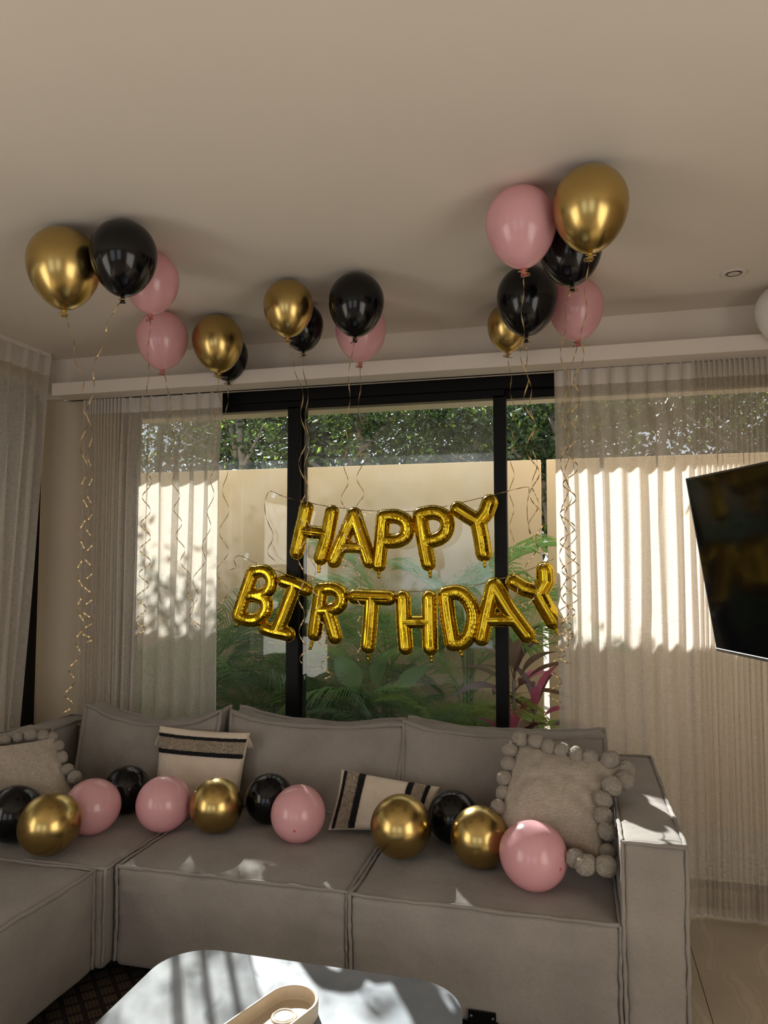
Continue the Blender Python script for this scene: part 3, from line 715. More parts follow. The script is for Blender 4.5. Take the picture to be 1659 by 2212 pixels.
ceil = [
 ('gold', 138, 568, 152, 'large gold balloon at the ceiling, leftmost of all', [(158,720),(161,770),(186,850),(180,950),(184,1100),(170,1250),(178,1370),(158,1440),(143,1500),(150,1560)], 12),
 ('black', 267, 547, 141, 'black balloon at the ceiling between the leftmost gold and a pink one', [(228,700),(215,760),(192,850),(195,1000),(192,1200),(190,1300),(188,1405)], 12),
 ('pink', 328, 603, 115, 'pink ceiling balloon half hidden behind the left black one', [(320,760),(318,850),(326,940),(318,1050),(312,1150),(316,1230),(303,1300),(305,1385)], 10),
 ('pink', 350, 727, 109, 'pink ceiling balloon lowest in the left cluster', [(366,830),(367,900),(378,1010),(382,1100),(392,1200),(410,1262),(412,1310),(420,1366)], 9),
 ('gold', 470, 734, 108, 'gold ceiling balloon in front of a small black one', [(472,880),(462,1000),(455,1100),(440,1200),(418,1275),(414,1310),(425,1366)], 10),
 ('black', 491, 765, 88, 'small black ceiling balloon peeping out from behind a gold one at left centre', [(491,860),(486,960),(488,1060),(484,1160),(478,1230),(482,1325)], 10),
 ('gold', 623, 658, 107, 'gold ceiling balloon left of the middle of the ceiling', [(640,800),(657,880),(655,960),(652,1040),(655,1120),(650,1250),(652,1350),(655,1445)], 10),
 ('black', 653, 700, 91, 'black ceiling balloon tucked behind the middle gold one', [(656,800),(664,870),(664,950),(660,1040),(668,1150),(680,1290),(700,1370),(708,1480)], 10),
 ('black', 770, 650, 120, 'black ceiling balloon in the middle, in front of a pink one', [(752,800),(756,860),(745,950),(750,1020),(741,1080),(748,1170),(738,1240)], 8),
 ('pink', 779, 709, 110, 'pink ceiling balloon below the middle black one', [(778,850),(775,950),(779,1050),(776,1150),(773,1250),(777,1350),(775,1440)], 9),
 ('gold', 1099, 700, 92, 'small gold ceiling balloon behind the lower black one at right', [(1109,870),(1107,1000),(1104,1080),(1108,1160),(1102,1200),(1110,1260),(1140,1330)], 7),
 ('black', 1139, 640, 131, 'lower black ceiling balloon of the right cluster, beneath the pink one', [(1138,800),(1150,870),(1152,960),(1158,1050),(1152,1130),(1145,1220),(1150,1330)], 10),
 ('pink', 1125, 480, 151, 'big pink ceiling balloon at upper right beside the big gold one', [(1131,660),(1126,720),(1131,800),(1146,900),(1148,1000),(1160,1080),(1168,1150),(1175,1240)], 10),
 ('black', 1232, 530, 135, 'black ceiling balloon partly hidden between the big pink and big gold ones', [(1212,690),(1217,760),(1222,850),(1215,950),(1222,1050),(1215,1200),(1222,1350),(1215,1450)], 11),
 ('pink', 1244, 660, 116, 'pink ceiling balloon lowest at right with ribbons passing in front', [(1228,830),(1230,930),(1224,1050),(1234,1150),(1240,1250),(1215,1370),(1195,1450),(1202,1530)], 13),
 ('gold', 1275, 440, 161, 'biggest gold balloon at the ceiling, highest at right', [(1260,640),(1266,700),(1252,780),(1240,870),(1236,1000),(1222,1130),(1232,1250),(1225,1400)], 13),
]
for i, (c_, x, y, wd, lab, path, am) in enumerate(ceil):
    c, R = ceil_pos(x, y, wd)
    ax = (RND.uniform(-.06, .06), RND.uniform(-.04, .08), 1)
    o, kp = balloon(c, R, c_, ax, lab, CG)
    ribbon(o, kp, path, amp=am, seed=i, wl=66)
c, R = ceil_pos(1692, 668, 112)
balloon(c, R, 'white', (0, 0, 1), 'white balloon at the ceiling, cut by the right edge', None)
SG = 'balloons lying on the sofa'
seat = [
 ('black', 32, 1758, 120, 'black balloon on the sofa at the left edge', (-.2, -.9, .3), False),
 ('gold', 106, 1781, 130, 'gold balloon on the sofa nearest the left edge', (-.25, -.92, -.2), False),
 ('pink', 199, 1742, 117, 'leftmost pink balloon on the sofa', (-.12, -.97, .12), False),
 ('black', 274, 1705, 100, 'black balloon on the sofa, against the left back cushion', (.2, -.9, .2), False),
 ('pink', 353, 1736, 117, 'pink balloon on the sofa in front of the striped square pillow', (-.2, -.95, .1), False),
 ('gold', 467, 1740, 116, 'gold balloon on the sofa between a pink and a black one', (.2, -.85, .5), False),
 ('black', 582, 1725, 106, 'black balloon on the sofa behind the pink one in the middle', (.2, -.85, .3), False),
 ('pink', 644, 1758, 119, 'sunlit pink balloon on the middle of the sofa, dark tip facing out', (.22, -.93, -.28), True),
 ('gold', 866, 1785, 134, 'gold balloon on the sofa in front of the lumbar pillow', (-.2, -.85, .3), False),
 ('black', 979, 1764, 112, 'black balloon on the sofa between the two right gold ones', (.2, -.85, .3), False),
 ('gold', 1037, 1808, 130, 'rightmost gold balloon on the sofa', (-.1, -.8, .5), False),
 ('pink', 1154, 1848, 144, 'rightmost pink balloon on the sofa, in front of the pom-pom pillow', (.80, -.62, -.10), True),
]
for i, (c_, x, y, wd, lab, ax, nip) in enumerate(seat):
    c, R = seat_pos(x, y, wd * .985)
    balloon(c, R, c_, ax, lab, SG, nip, tf=.86)

# ------------------------------------------------------------------ foil letters
YL = 3.735
def chaikin(p, n=2):
    for _ in range(n):
        q = [p[0]]
        for a, b in zip(p[:-1], p[1:]): q += [(a[0]*.75 + b[0]*.25, a[1]*.75 + b[1]*.25), (a[0]*.25 + b[0]*.75, a[1]*.25 + b[1]*.75)]
        p = q + [p[-1]]
    return p
def foil_letter(ch, strokes, label, group, rpx=32.5, tail=None, Y=YL, seed=0):
    """strokes in enlarged-photo pixels: (points, curved, radius factor) -> inflated foil shape of real size hanging on the plane y=Y"""
    sc = 1 / 2.074
    segs = []; s_acc = 0
    for st in strokes:
        pts, curved = st[0], st[1]; rf = st[2] if len(st) > 2 else 1.
        if curved: pts = chaikin(pts)
        W = [P(450 + x * sc, 1000 + y * sc, Y) for x, y in pts]
        for a, b in zip(W[:-1], W[1:]):
            L = (b - a).length
            if L > 1e-6: segs.append((a.x, a.z, b.x, b.z, s_acc, L, rf, 1. if curved else 0.)); s_acc += L
        s_acc += .03
    r = rpx * sc / FPX * Y; rim = .0042
    S_ = np.array(segs)
    g = .0034; pad = r * 1.2 + rim + .01
    x0, x1 = min(S_[:, 0].min(), S_[:, 2].min()) - pad, max(S_[:, 0].max(), S_[:, 2].max()) + pad
    z0, z1 = min(S_[:, 1].min(), S_[:, 3].min()) - pad, max(S_[:, 1].max(), S_[:, 3].max()) + pad
    nx, nz_ = int((x1 - x0) / g) + 2, int((z1 - z0) / g) + 2
    def field(X, Z):
        best = np.full(X.shape, 9.); sm = np.zeros(X.shape); ss = np.zeros(X.shape); cc = np.zeros(X.shape)
        for (ax, az, bx, bz, s0, L, rf, cv) in S_:
            dx, dz = bx - ax, bz - az; tt = np.clip(((X - ax) * dx + (Z - az) * dz) / (L * L), 0, 1)
            px_, pz_ = X - (ax + tt * dx), Z - (az + tt * dz); d = np.hypot(px_, pz_) / (r * rf)
            an = np.arctan2(pz_, px_); end = (tt <= 0) | (tt >= 1)
            sv = s0 + tt * L + np.where(end, an * r * .8, 0)
            m_ = d < best; best = np.where(m_, d, best); ss = np.where(m_, sv, ss); cc = np.where(m_, np.maximum(cv, np.where(end, .5, 0)), cc)
            sm += np.exp(-d * 14)
        dsm = -np.log(np.maximum(sm, 1e-30)) / 14
        # keep single strokes near true distance while rounding the valleys where strokes meet
        return np.minimum(best, dsm + .06), ss, cc
    X, Z = np.meshgrid(x0 + g * np.arange(nx), z0 + g * np.arange(nz_))
    lim = 1 + rim / r
    D, SS, CC = field(X, Z)
    inside = D < lim
    cell = inside[:-1, :-1] | inside[1:, :-1] | inside[:-1, 1:] | inside[1:, 1:]
    # move outside vertices of used cells onto the outline
    use = np.zeros(D.shape, bool); use[:-1, :-1] |= cell; use[1:, :-1] |= cell; use[:-1, 1:] |= cell; use[1:, 1:] |= cell
    Xp, Zp = X.copy(), Z.copy(); outm = use & ~inside
    for _ in range(4):
        D1, s1_, _c = field(Xp, Zp); e = 1e-4; Dx, _, _ = field(Xp + e, Zp); Dz, _, _ = field(Xp, Zp + e)
        gx, gz = (Dx - D1) / e, (Dz - D1) / e; gn = gx * gx + gz * gz + 1e-9
        tgt = lim + .0011 / r * np.sin(s1_ * 2 * PI / .011)
        st = np.clip((D1 - tgt) / gn, -.01, .01)
        Xp = np.where(outm, Xp - gx * st, Xp); Zp = np.where(outm, Zp - gz * st, Zp)
    D, SS, CC = field(Xp, Zp)
    q = np.clip(D, 0, 1); H = r * .92 * np.sqrt(np.clip(1 - q ** 2.3, 0, 1))
    rs = np.random.RandomState(seed + 3); f1 = 2 * PI / .021; f2 = 2 * PI / .0093
    cre = (np.sin(SS * f1 + seed) * .6 + np.sin(SS * f2 + 1.7 * np.sin(SS * 90)) * .5)
    wgt = np.where(CC > .8, q ** 1.5, np.where(CC > .3, q ** 2, q ** 5)) * np.clip((1 - q) * 8, 0, 1)
    H = H + cre * wgt * .0030 + .0011 * np.cos(D * 9.5 + seed) * (q < .9) * np.where(CC > .3, .3, 1) + np.where(q < 1, .0010 * np.sin(Xp * 60 + Zp * 35 + seed) * (1 - q), 0)
    H = np.where(D >= 1, .0004 + .0006 * np.sin(SS * 2 * PI / .008), H)
    H = np.maximum(H, .0003)
    idx = -np.ones(D.shape, int); ii = np.where(use); idx[ii] = np.arange(len(ii[0])); n0 = len(ii[0])
    V = np.concatenate([np.stack([Xp[ii], Y - H[ii], Zp[ii]], 1), np.stack([Xp[ii], Y + H[ii], Zp[ii]], 1)])
    cj, ci = np.where(cell); a = idx[cj, ci]; b = idx[cj, ci+1]; c = idx[cj+1, ci+1]; d = idx[cj+1, ci]
    Fq = np.concatenate([np.stack([a, b, c, d], 1), np.stack([d, c, b, a], 1) + n0])
    top = Z[use].max()
    o = obj('foil_letter', V, Fq, M['foil'], smooth=True, origin=((x0+x1)/2, Y, z1 - pad), label=label, cat='letter balloon', group=group)
    if tail:
        t0 = P(450 + tail[0] * sc, 1000 + tail[1] * sc, Y); dd = Vector((tail[2], 0, -tail[3])).normalized()
        pts = [t0 + dd * (k * .006) + Vector((0, .002 * math.sin(k * 2.1), 0)) for k in range(8)]
        MB().tube(pts, lambda t: .010 * (1 + .35 * math.sin(t * 15 + seed)) * (1 - .25 * t), 8).obj('inflation_valve', M['foil'], o, smooth=True)
    return o
G1, G2 = 'foil letters of the upper word', 'foil letters of the lower word'
up = [
 ('H', [([(440,205),(418,300),(397,398)], 0), ([(554,222),(532,335),(504,425)], 0), ([(430,305),(535,318)], 0, .85)], 'gold foil letter H starting the upper word', (497,455,-.05,1)),
 ('A', [([(652,232),(610,330),(564,438)], 0), ([(655,232),(690,340),(722,440)], 0), ([(600,376),(688,378)], 0, .8)], 'gold foil letter A after the first H of the upper word', None),
 ('P', [([(784,245),(775,350),(764,455)], 0), ([(784,243),(840,236),(893,262),(893,325),(850,352),(795,350)], 1, .95)], 'gold foil letter P, third of the upper word', (765,480,.0,1)),
 ('P', [([(948,235),(965,345),(986,450)], 0), ([(950,232),(1010,218),(1068,240),(1073,300),(1040,340),(980,352)], 1, .95)], 'gold foil letter P, fourth of the upper word', (992,478,.1,1)),
 ('Y', [([(1117,207),(1160,235),(1205,262)], 0), ([(1260,178),(1245,220),(1212,262)], 0, 1.05), ([(1208,262),(1222,330),(1234,405)], 0, 1.05)], 'gold foil letter Y ending the upper word', (1237,430,.05,1)),
]
dn = [
 ('B', [([(200,490),(165,590),(135,680)], 0), ([(200,490),(258,480),(288,520),(278,568),(240,590),(190,595)], 1, .9), ([(215,595),(262,610),(262,665),(225,702),(175,705),(137,688)], 1, .95)], 'gold foil letter B starting the lower word', (145,712,-.8,.6)),
 ('I', [([(338,528),(388,545),(440,566)], 0, .95), ([(253,742),(300,755),(360,768)], 0, .95), ([(388,548),(350,650),(310,752)], 0, 1.)], 'gold foil letter I of the lower word', None),
 ('R', [([(505,570),(490,670),(477,765)], 0), ([(505,568),(560,560),(600,585),(596,640),(550,660),(500,662)], 1, .92), ([(535,665),(552,720),(568,778)], 0)], 'gold foil letter R of the lower word', (465,800,-.3,1)),
 ('T', [([(655,598),(730,602),(810,605)], 0, .98), ([(732,610),(725,720),(716,820)], 0)], 'gold foil letter T of the lower word', (715,846,0,1)),
 ('H', [([(872,605),(876,720),(884,826)], 0), ([(990,605),(992,720),(995,828)], 0), ([(875,712),(990,712)], 0, .82)], 'gold foil letter H of the lower word', (999,855,.05,1)),
 ('D', [([(1062,592),(1075,700),(1094,808)], 0), ([(1062,588),(1120,575),(1168,612),(1192,680),(1178,765),(1140,810),(1094,808)], 1, .95)], 'gold foil letter D of the lower word', (1125,832,.4,1)),
 ('A', [([(1276,552),(1248,670),(1224,785)], 0), ([(1280,552),(1350,665),(1428,770)], 0, 1.05), ([(1255,702),(1370,702)], 0, .85)], 'gold foil letter A of the lower word', (1445,790,1,.5)),
 ('Y', [([(1368,533),(1415,562),(1472,578)], 0), ([(1508,482),(1510,530),(1482,580)], 0, 1.1), ([(1474,578),(1508,640),(1548,708)], 0, 1.1)], 'gold foil letter Y ending the lower word', (1555,735,.3,1)),
]
for i, (ch, st, lab, tail) in enumerate(up): foil_letter(ch, st, lab, G1, tail=tail, seed=i)
for i, (ch, st, lab, tail) in enumerate(dn): foil_letter(ch, st, lab, G2, tail=tail, seed=10 + i)
def zp(x, y, Y): return P(450 + x / 2.074, 1000 + y / 2.074, Y)
def cord(pts, label):
    V = []; Q = []; A = []
    for _ in range(2): pts = [pts[0]] + [Vector(a).lerp(Vector(b), t) for a, b in zip(pts[:-1], pts[1:]) for t in (.25, .75)] + [pts[-1]]
    for i in range(len(pts) - 1):
        for k in range(4): A.append(Vector(pts[i]).lerp(Vector(pts[i+1]), k / 12))
    A.append(Vector(pts[-1]))
    for i, p in enumerate(A):
        t = (A[min(i+1, len(A)-1)] - A[max(0, i-1)]).normalized(); W = t.cross(Vector((0, 1, 0)))
        tw = math.sin(i * .35); wv = (W * math.cos(tw) + Vector((0, 1, 0)) * math.sin(tw)).normalized() * .0024
        V += [p - wv, p + wv]
        if i: Q.append((2*i-2, 2*i-1, 2*i+1, 2*i))
    return obj('banner_ribbon', V, Q, M['ribbon'], smooth=True, origin=A[0], label=label, cat='ribbon')
YW = 3.855
c1 = cord([zp(*p) for p in [(300,440,3.80),(255,400,3.82),(300,330,3.83),(262,260,3.84),(250,190,3.845),(265,132,YW),(285,124,YW),(330,150,3.83),(420,172,YL+.02),(520,193,YL+.02),(640,208,YL+.02),(780,217,YL+.02),(930,218,YL+.02),(1040,200,YL+.02),(1200,162,YL+.02),(1290,140,YL+.03),(1430,103,YW),(1440,118,YW),(1425,200,3.84),(1435,290,3.82),(1460,360,3.80)]], 'gold ribbon carrying the upper word, taped to the glass')
c2 = cord([zp(*p) for p in [(95,480,3.84),(130,470,3.84),(110,430,3.85),(140,410,YW),(200,445,3.84),(300,480,YL+.02),(380,512,YL+.02),(480,540,YL+.02),(640,568,YL+.02),(840,578,YL+.02),(1010,575,YL+.02),(1180,555,YL+.02),(1280,525,YL+.02),(1370,505,YL+.02),(1480,462,YL+.02),(1585,412,3.80)]], 'gold ribbon carrying the lower word, below the first')
def tape(x, y, a, label):
    c = P(x, y, 3.859); mm = MB(); ca, sa = math.cos(a), math.sin(a)
    pts = [(-.011, -.02), (.011, -.02), (.013, .0), (.011, .02), (-.011, .02), (-.009, 0)]
    V = [(c.x + p * ca - q * sa, c.y + d, c.z + p * sa + q * ca) for d in (-.0006, .0006) for p, q in pts]
    n = len(pts); Fc = [tuple(range(n)), tuple(range(2*n - 1, n - 1, -1))] + [(i, i + n, (i + 1) % n + n, (i + 1) % n) for i in range(n)]
    obj('tape_piece', V, Fc, M['tape'], origin=c, label=label, cat='tape', group='clear tape on the window')
tape(592, 1068, -.5, 'clear tape on the glass at the left end of the upper ribbon')
tape(532, 1202, -.3, 'clear tape on the glass at the left end of the lower ribbon')

# ------------------------------------------------------------------ coffee table, tray, rug
def rrect(x0, x1, y0, y1, r, n=10):
    out = []
    for cx, cy, a0 in ((x1 - r, y1 - r, 0), (x0 + r, y1 - r, 90), (x0 + r, y0 + r, 180), (x1 - r, y0 + r, 270)):
        for k in range(n + 1):
            a = math.radians(a0 + 90 * k / n); out.append((cx + r * math.cos(a), cy + r * math.sin(a)))
    return out
def slab(outl, levels):
    """levels: (z, inset)"""
    n = len(outl); cx = sum(p[0] for p in outl) / n; cy = sum(p[1] for p in outl) / n; V = []; Fc = []
    mxr = max(math.hypot(p[0]-cx, p[1]-cy) for p in outl)
    for z, ins in levels:
        for i, (x, y) in enumerate(outl):
            a = outl[i-1]; b = outl[(i+1) % n]; t = Vector((b[0]-a[0], b[1]-a[1])).normalized(); nn = Vector((t.y, -t.x))
            V.append((x - nn.x * ins, y - nn.y * ins, z))
    for l in range(len(levels) - 1):
        for i in range(n): j = (i+1) % n; Fc.append((l*n+i, l*n+j, (l+1)*n+j, (l+1)*n+i))
    Fc.append(tuple(range(n))[::-1]); Fc.append(tuple((len(levels)-1)*n + i for i in range(n)))
    return V, Fc
ZT = .37
tb = empty('coffee_table', (-.79, 1.70, 0), 'coffee table with a pale stone top and rounded corners', 'table')
V, Fc = slab(rrect(-1.262, -.318, 1.05, 2.222, .155, 14), [(ZT-.028, .004), (ZT-.024, 0), (ZT-.003, 0), (ZT, .003)])
obj('table_top', V, Fc, M['table'], tb)
V, Fc = slab(rrect(-1.14, -.44, 1.2, 2.10, .10, 8), [(ZT-.075, 0), (ZT-.028, 0)]); obj('apron', V, Fc, M['black'], tb)
for x in (-1.10, -.48):
    for y in (1.26, 2.04): MB().bbox((x-.02, y-.02, .0125), (x+.02, y+.02, ZT-.075), .003).obj('leg', M['black'], tb)
rg = MB().bbox((-2.35, .4, .0), (-.05, 2.85, .012), .003).obj('rug', M['rug'], label='dark patterned rug beneath the coffee table', cat='rug', origin=(-1, 1.4, 0))
# capsule tray
def tray():
    a = Vector((-.765, 1.955)); d = Vector((-.34, -.94)).normalized(); L = .34; r = .073; n = 24
    def caps(rad):
        out = []; b = a + d * L
        base = math.atan2(d.y, d.x)
        for k in range(n + 1): an = base + PI / 2 + PI * k / n; out.append((a.x + rad * math.cos(an), a.y + rad * math.sin(an)))
        for k in range(n + 1): an = base - PI / 2 + PI * k / n; out.append((b.x + rad * math.cos(an), b.y + rad * math.sin(an)))
        return out
    z = ZT + .001; rings = [(r - .003, z), (r, z + .004), (r + .001, z + .042), (r - .001, z + .045), (r - .0055, z + .0455), (r - .008, z + .043), (r - .009, z + .016), (r - .014, z + .012)]
    V = []; Fc = []; 
    for rad, zz in rings: V += [(x, y, zz) for x, y in caps(rad)]
    m_ = 2 * n + 2
    for l in range(len(rings) - 1):
        for i in range(m_): j = (i+1) % m_; Fc.append((l*m_+i, l*m_+j, (l+1)*m_+j, (l+1)*m_+i))
    Fc.append(tuple(range(m_))[::-1]); Fc.append(tuple((len(rings)-1)*m_ + i for i in range(m_)))
    o = obj('tray', V, Fc, M['tray'], origin=(a.x, a.y, ZT), label='beige capsule-shaped tray with round glass recesses on the table', cat='tray')
    for k, t in enumerate((.028, .115, .202, .289)):
        c = a + d * t
        v, f = lathe([(.036, z+.012), (.0335, z+.0165), (.030, z+.0165), (.028, z+.013), (.0265, z+.0125)], 36)
        obj('recess_ring', [(p[0] + c.x, p[1] + c.y, p[2]) for p in v], f, M['tray'], o, smooth=True)
        v, f = lathe([(.0, z+.0155), (.008, z+.017), (.014, z+.0145), (.020, z+.0175), (.0262, z+.0142), (.0265, z+.0125)], 36)
        obj('glass_disc', [(p[0] + c.x, p[1] + c.y, p[2]) for p in v], f, M['tglass'], o, smooth=True, label='clear glass disc in a recess')
M['tglass'] = mat('tray_glass', (.80,.74,.64), .06, spec=.8, bump=.9, bscale=120, bdist=.004)
tray()

# ------------------------------------------------------------------ television
def television():
    TL = Vector((.4268, 3.142, 1.926)); az = math.radians(-21.2); e = Vector((math.sin(az), math.cos(az), 0)); n = Vector((-math.cos(az), math.sin(az), 0)); t = math.radians(9.3)
    u = n * math.sin(t) + Vector((0, 0, 1)) * math.cos(t); nn = (n * math.cos(t) - Vector((0, 0, 1)) * math.sin(t))
    Wd, Hh = 1.22, .69; C = TL - e * Wd / 2 - u * Hh / 2
    Mx = Matrix.Translation(C) @ Matrix((( -e.x, u.x, nn.x, 0), (-e.y, u.y, nn.y, 0), (-e.z, u.z, nn.z, 0), (0, 0, 0, 1)))
    def T(mm): return [Mx @ Vector(p) for p in mm.v]
    root = empty('television', C, 'black flat television tilted down at the right edge', 'television')
    m1 = MB().bbox((-Wd/2, -Hh/2, -.035), (Wd/2, Hh/2, -.003), .003); obj('housing', T(m1), m1.f, M['tvf'], root)
    m2 = MB().box((-Wd/2+.006, -Hh/2+.012, -.004), (Wd/2-.006, Hh/2-.006, -.0015)); obj('screen', T(m2), m2.f, M['tv'], root)
    m4 = MB(); 
    for a, b in (((-Wd/2, Hh/2-.006), (Wd/2, Hh/2)), ((-Wd/2, -Hh/2), (-Wd/2+.006, Hh/2)), ((Wd/2-.006, -Hh/2), (Wd/2, Hh/2))): m4.bbox((a[0], a[1], -.006), (b[0], b[1], .0), .001)
    obj('bezel', T(m4), m4.f, M['tvf'], root)
    m3 = MB().bbox((-Wd/2, -Hh/2-.001, -.012), (Wd/2, -Hh/2+.012, .001), .001); obj('lower_trim', T(m3), m3.f, M['chrome'], root, label='thin metallic strip along the bottom edge')
    b1 = Mx @ Vector((0, 0, -.05)); b2 = Vector((1.2, b1.y + .25, b1.z)); b3 = Vector((XR - .02, b1.y, b1.z))
    m5 = MB().bbox((-.15, -.15, -.055), (.15, .15, -.035), .003); obj('mounting_plate', T(m5), m5.f, M['tvf'], root)
    MB().tube([b1, b2, b3], .018, 8).obj('wall_arm', M['tvf'], root); MB().bbox((XR-.02, b1.y-.08, b1.z-.15), (XR, b1.y+.08, b1.z+.15), .003).obj('wall_plate', M['tvf'], root)
television()

# ------------------------------------------------------------------ downlight
c = onz(1585, 590, HC)
v, f = lathe([(.052, .0), (.054, -.002), (.046, -.005), (.035, -.004), (.030, .004)], 36)
dl = obj('downlight', [(p[0]+c.x, p[1]+c.y, p[2]+HC) for p in v], f, M['trimw'], smooth=True, origin=c, label='small round recessed spotlight in the ceiling at right', cat='ceiling light')
v, f = lathe([(.029, .002), (.029, -.001), (.022, -.002), (.012, .001), (.004, -.002)], 36)
obj('lamp', [(p[0]+c.x, p[1]+c.y, p[2]+HC-.001) for p in v], f, M['trimw'], dl, smooth=True)
v, f = lathe([(.0295, .0), (.0295, -.0035), (.026, -.0038), (.026, 0)], 30)
obj('inner_ring', [(p[0]+c.x, p[1]+c.y, p[2]+HC-.001) for p in v], f, M['tvf'], dl, smooth=True)

# ------------------------------------------------------------------ garden plants
def frond_mesh(kind, n=46, L=1.0, seed=0, lw=.011, ll=.33):
    rr = random.Random(seed); mm = MB(); C = []
    for i in range(25):
        t = i / 24; C.append(Vector((t * L * .80, 0, L * (.95 * t - .62 * t * t))))
    mm.tube(C, lambda t: .006 * (1 - .85 * t) + .001, 5)
    def at(t): f_ = t * 24; i = min(23, int(f_)); return C[i].lerp(C[i+1], f_ - i), (C[i+1] - C[i]).normalized()
    for k in range(n):
        t = .16 + .84 * k / (n - 1); p, T = at(min(.999, t)); ln = ll * L * (.45 + .75 * math.sin(PI * min(1, (t * .88 + .1)))) * rr.uniform(.85, 1.1)
        for sg in (-1, 1):
            side = Vector((0, sg, 0)); up = T.cross(side) * sg
            if up.z < 0: up = -up
            d = (T * (.55 + .5 * t) + side * (.85 - .3 * t) + up * rr.uniform(.15, .4)).normalized()
            w_ = T.cross(d).cross(d).normalized() * lw * .5; w_ = (T * .8 + up * .4).normalized() * lw * .5
            a = p; b = p + d * ln * .5 + Vector((0, 0, -.01 * ln)); c = p + d * ln * .85 + Vector((0, 0, -.20 * ln)); e = p + d * ln + Vector((0, 0, -.38 * ln))
            V = [a - w_ * .5, a + w_ * .5, b - w_, b + w_, c - w_ * .7, c + w_ * .7, e]
            mm.add(V, [(0, 1, 3, 2), (2, 3, 5, 4), (4, 5, 6)])
    me = bpy.data.meshes.new('frond'); me.from_pydata(mm.v, [], mm.f); me.materials.append(M['palm'][kind]); return me
FR = {(k, s): frond_mesh(k, 40 + 8 * s, 1.0, s * 3 + k) for k in range(3) for s in range(2)}
def palm(x, y, h, nf, fl, kinds, label, seed, az=None, z0=-.07, tmin=.15, tmax=1.0):
    rr = random.Random(seed)
    root = empty('palm', (x, y, z0), label, 'plant', 'areca palms against the garden wall')
    for k in range(3):
        dx, dy = rr.uniform(-.05, .05), rr.uniform(-.05, .05)
        MB().tube([(x + dx, y + dy, z0), (x + dx * 1.6, y + dy, z0 + h * .5), (x + dx * 2, y + dy, z0 + h)], lambda t: .016 * (1 - .5 * t), 8).obj('stem', M['stem'], root, smooth=True)
    for k in range(nf):
        a = 2 * PI * k / nf * 2.4 + rr.uniform(-.3, .3) if az is None else az[k % len(az)] + rr.uniform(-.2, .2)
        base = Vector((x + rr.uniform(-.04, .04), y + rr.uniform(-.04, .04), z0 + h * rr.uniform(.55, 1.0))); q = k / max(1, nf - 1)
        tilt = (tmin + (tmax - tmin) * q) * rr.uniform(.85, 1.15)
        sc = fl * rr.uniform(.8, 1.15); rch = sc * .85
        if y > 4.0:
            sn = math.sin(a); hi = (5.02 - base.y) / rch; lo = (4.28 - base.y) / rch; sn = min(hi, max(lo, sn)); a = math.asin(max(-1, min(1, sn))) if math.cos(a) > 0 else PI - math.asin(max(-1, min(1, sn)))
        Mx = Matrix.Translation(base) @ Matrix.Rotation(a, 4, 'Z') @ Matrix.Rotation(tilt - .55, 4, 'Y') @ Matrix.Rotation(rr.uniform(-.5, .5), 4, 'X') @ Matrix.Scale(sc, 4)
        link_mesh('frond', FR[(rr.choice(kinds), rr.randrange(2))], root, Mx)
palm(-2.45, 4.60, 1.00, 14, 1.0, (1, 1, 0), 'dark palm behind the left curtain and window edge', 1, tmin=-.1)
palm(-2.02, 4.55, .75, 14, .80, (1, 0), 'bushy dark palm low in the left pane', 2, tmin=-.1)
palm(-1.72, 4.75, .75, 10, .85, (1, 0), 'palm behind the left mullion', 6)
palm(-1.20, 4.80, 1.05, 10, 1.0, (0, 0, 1), 'tall palm with arching fronds below the upper word', 3, tmin=-.15, tmax=.8)
palm(-1.12, 4.42, .52, 11, .70, (0, 1), 'spreading palm low in the middle pane', 4, tmin=.3)
palm(-.72, 4.85, 1.12, 9, 1.0, (0, 0), 'tall upright palm seen between the letters T and D', 5, tmin=-.3, tmax=.6)
palm(-.76, 4.50, .58, 18, .62, (0, 2, 2), 'fine leaved bright green palm low right of the middle pane', 7, tmin=.0)
palm(-.45, 4.80, .40, 9, .60, (1, 0), 'small dark palm beside the right mullion', 8, tmin=.3)
palm(-3.0, 4.75, .9, 9, .6, (1, 0), 'palm behind the gathered left curtain', 9)
palm(-3.9, 2.6, .5, 8, .65, (1, 0), 'palm outside the left wall window', 10)
def blade_mesh(name, L, Wd, droop, fold, mt, n=9, stalk=.25):
    V = []; Q = []
    for i in range(n + 1):
        t = i / n; x = L * t * (1 - .15 * t); z = L * (.35 * t - droop * t * t)
        w_ = Wd * .5 * (max(0, math.sin(PI * max(0, (t - stalk) / (1 - stalk)) ** .75)) if t > stalk else 0) + .004 * (1 - t)
        V += [(x, -w_, z + fold * w_), (x, 0, z), (x, w_, z + fold * w_)]
        if i:
            a = 3 * (i - 1); b = 3 * i; Q += [(a, a+1, b+1, b), (a+1, a+2, b+2, b+1)]
    me = bpy.data.meshes.new(name); me.from_pydata(V, [], Q); me.materials.append(mt); me.polygons.foreach_set('use_smooth', [True] * len(Q)); return me
CB = [blade_mesh('leaf', .50, .088, .40, .5, M['cord'][k], 10, .22) for k in range(3)]
